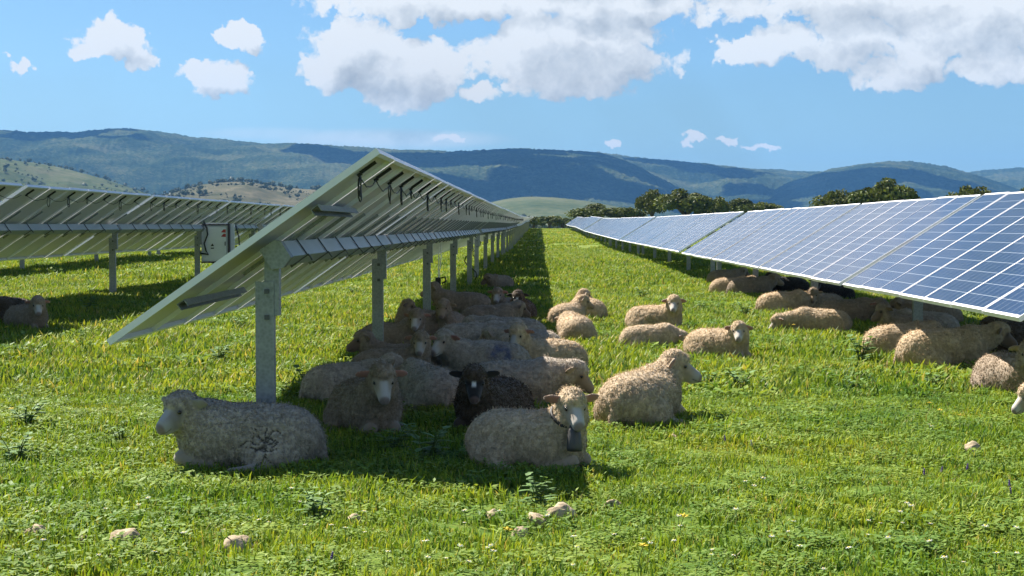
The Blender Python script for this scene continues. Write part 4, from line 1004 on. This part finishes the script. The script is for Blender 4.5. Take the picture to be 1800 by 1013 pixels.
hill('hills', [(1330, 350), (1380, 322), (1440, 303), (1500, 290), (1550, 284), (1600, 286), (1650, 293), (1700, 305), (1760, 325), (1850, 360)], 7000, 4600, M['forest'], 'dark rounded hill on the right', .08, (7, 23))
hill('hills', [(1560, 350), (1640, 315), (1700, 304), (1740, 299), (1800, 295), (1900, 296), (2100, 280), (2400, 270), (2800, 300)], 9000, 6000, M['forest'], 'farthest hill at the right edge', .08, (9, 33))
PV = []
PV.append(hill('hills', [(-400, 270), (-150, 272), (0, 280), (60, 288), (120, 300), (180, 315), (240, 335), (300, 352), (420, 372)], 2900, 1700, M['pasture'], 'pale green pasture hill at the left', .10, (5, 43), sf=.004))
PV.append(hill('hills', [(200, 375), (260, 352), (310, 336), (350, 326), (400, 319), (440, 319), (480, 326), (530, 333), (600, 338), (680, 352), (760, 372)], 2300, 1300, M['drypasture'], 'dry scrubby knoll behind the left row', .11, (6, 53), sf=.004))
PV.append(hill('hills', [(820, 372), (860, 356), (890, 350), (930, 346), (980, 348), (1030, 353), (1080, 362), (1140, 378)], 2700, 1900, M['pasture'], 'sunlit pale pasture beyond the end of the lane', .03, (8, 63), sf=.004))
# scattered far trees and scrub on the foothills and plain
fproto = bpy.data.collections.new('far_trees')
for k in range(4):
    r = random.Random(90 + k); V = []; Fs = []; C = []
    for i in range(90):
        v = Vector((r.gauss(0, 1), r.gauss(0, 1), r.gauss(0, 1))).normalized(); p = Vector((v.x * 3.2, v.y * 3.2, 3.4 + v.z * 2.3)) * (r.random() ** .25); p.z = max(p.z, .4)
        sz = r.uniform(.5, 1.1); n1 = (v + Vector((r.gauss(0, .5), r.gauss(0, .5), r.gauss(0, .5)))).normalized(); n2 = n1.orthogonal().normalized(); n3 = n1.cross(n2); q = len(V)
        V.extend([tuple(p + n2 * sz), tuple(p + n3 * sz), tuple(p - n2 * sz), tuple(p - n3 * sz)]); Fs.append((q, q + 1, q + 2, q + 3)); C.extend([np.array((.065, .085, .040)) * r.uniform(.7, 1.4)] * 4)
    me = bpy.data.meshes.new('far_tree'); me.from_pydata(V, [], Fs); me.materials.append(M['scrub']); set_col(me, np.array(C)); me.update(); proto_o = bpy.data.objects.new('t%d' % k, me); fproto.objects.link(proto_o)
def far_trees():
    P = []; Sc = []
    for V, nn, ex in ((PV[0], 3000, 1.0), (PV[1], 4200, 1.0), (PV[2], 70, 1.0)):
        I = rng.integers(0, len(V), nn); Q = V[I] + rng.uniform(-6, 6, (nn, 3)) * (1, 1, 0); k = fbm(Q * .012, 3, 77) + rng.uniform(-.12, .12, nn) > .50; Q = Q[k]; P.append(Q); Sc.append(np.clip(rng.gamma(2.2, .22, len(Q)), .2, 1.3))
    n = 2600; y = rng.uniform(700, 1900, n); x = rng.uniform(-.45, .45, n) * y; P.append(np.stack([x, y, ground(x, y)], 1)); Sc.append(rng.uniform(.8, 1.5, n))
    P = np.concatenate(P).astype(np.float32); Sc = np.concatenate(Sc); n = len(P)
    me = bpy.data.meshes.new('far_wood'); me.vertices.add(n); me.vertices.foreach_set('co', P.ravel())
    rot = np.zeros((n, 3), np.float32); rot[:, 2] = rng.uniform(0, 6.283, n)
    me.attributes.new('rot', 'FLOAT_VECTOR', 'POINT').data.foreach_set('vector', rot.ravel()); me.attributes.new('scl', 'FLOAT', 'POINT').data.foreach_set('value', Sc.astype(np.float32))
    me.attributes.new('idx', 'INT', 'POINT').data.foreach_set('value', rng.integers(0, 4, n).astype(np.int32)); me.update()
    o = link(bpy.data.objects.new('far_wood', me)); tag(o, 'far-off scattered oaks and scrub on the plain and foothills', 'wood', kind='stuff'); scatter(o, fproto)
far_trees()

# ------------------------------------------------------------------ clouds high above the frame, whose shadows lie on the ridge
def cloud(tx, ty, tz, alt, wx, wy, seed):
    k = (alt - tz) / SUN.z; X, Y = tx + SUN.x * k, ty + SUN.y * k; r = random.Random(seed); bm = bmesh.new()
    for i in range(14):
        m = Matrix.Translation((r.gauss(0, .28) * wx, r.gauss(0, .28) * wy, r.uniform(-20, 90))) @ Matrix.Diagonal((1, 1, .45, 1))
        bmesh.ops.create_icosphere(bm, subdivisions=4, radius=r.uniform(.16, .30) * min(wx, wy), matrix=m)
    for v in bm.verts:
        v.co += v.co.normalized() * mnoise.fractal(v.co * .008, 1, 2, 4) * 45
    me = bpy.data.meshes.new('cloud'); bm.to_mesh(me); bm.free(); me.materials.append(M['cloud']); me.polygons.foreach_set('use_smooth', [True] * len(me.polygons))
    o = link(bpy.data.objects.new('cloud', me)); o.location = (X, Y, alt); tag(o, 'white cloud high over the ridge', kind='structure')
cloud(-150, 5600, 190, 1700, 1250, 1900, 1)
cloud(1350, 6000, 200, 1700, 1000, 1500, 2)
cloud(-1700, 6100, 220, 1700, 500, 700, 3)
cloud(700, 7600, 200, 1800, 500, 900, 4)
# ------------------------------------------------------------------ haze
def haze():
    t = NT('thin_blue_haze'); v = t.n('ShaderNodeVolumePrincipled'); v.inputs['Color'].default_value = (.17, .46, .95, 1); v.inputs['Density'].default_value = 6.0e-5; v.inputs['Anisotropy'].default_value = .0
    t.l(v.outputs[0], t.out.inputs['Volume'])
    b = MB(); b.box((0, 7000, 297), (26000, 14400, 606)); o = b.build('haze', t.mat); tag(o, 'thin bluish haze over the whole scene', kind='stuff')
if not os.environ.get('NOHAZE'): haze()
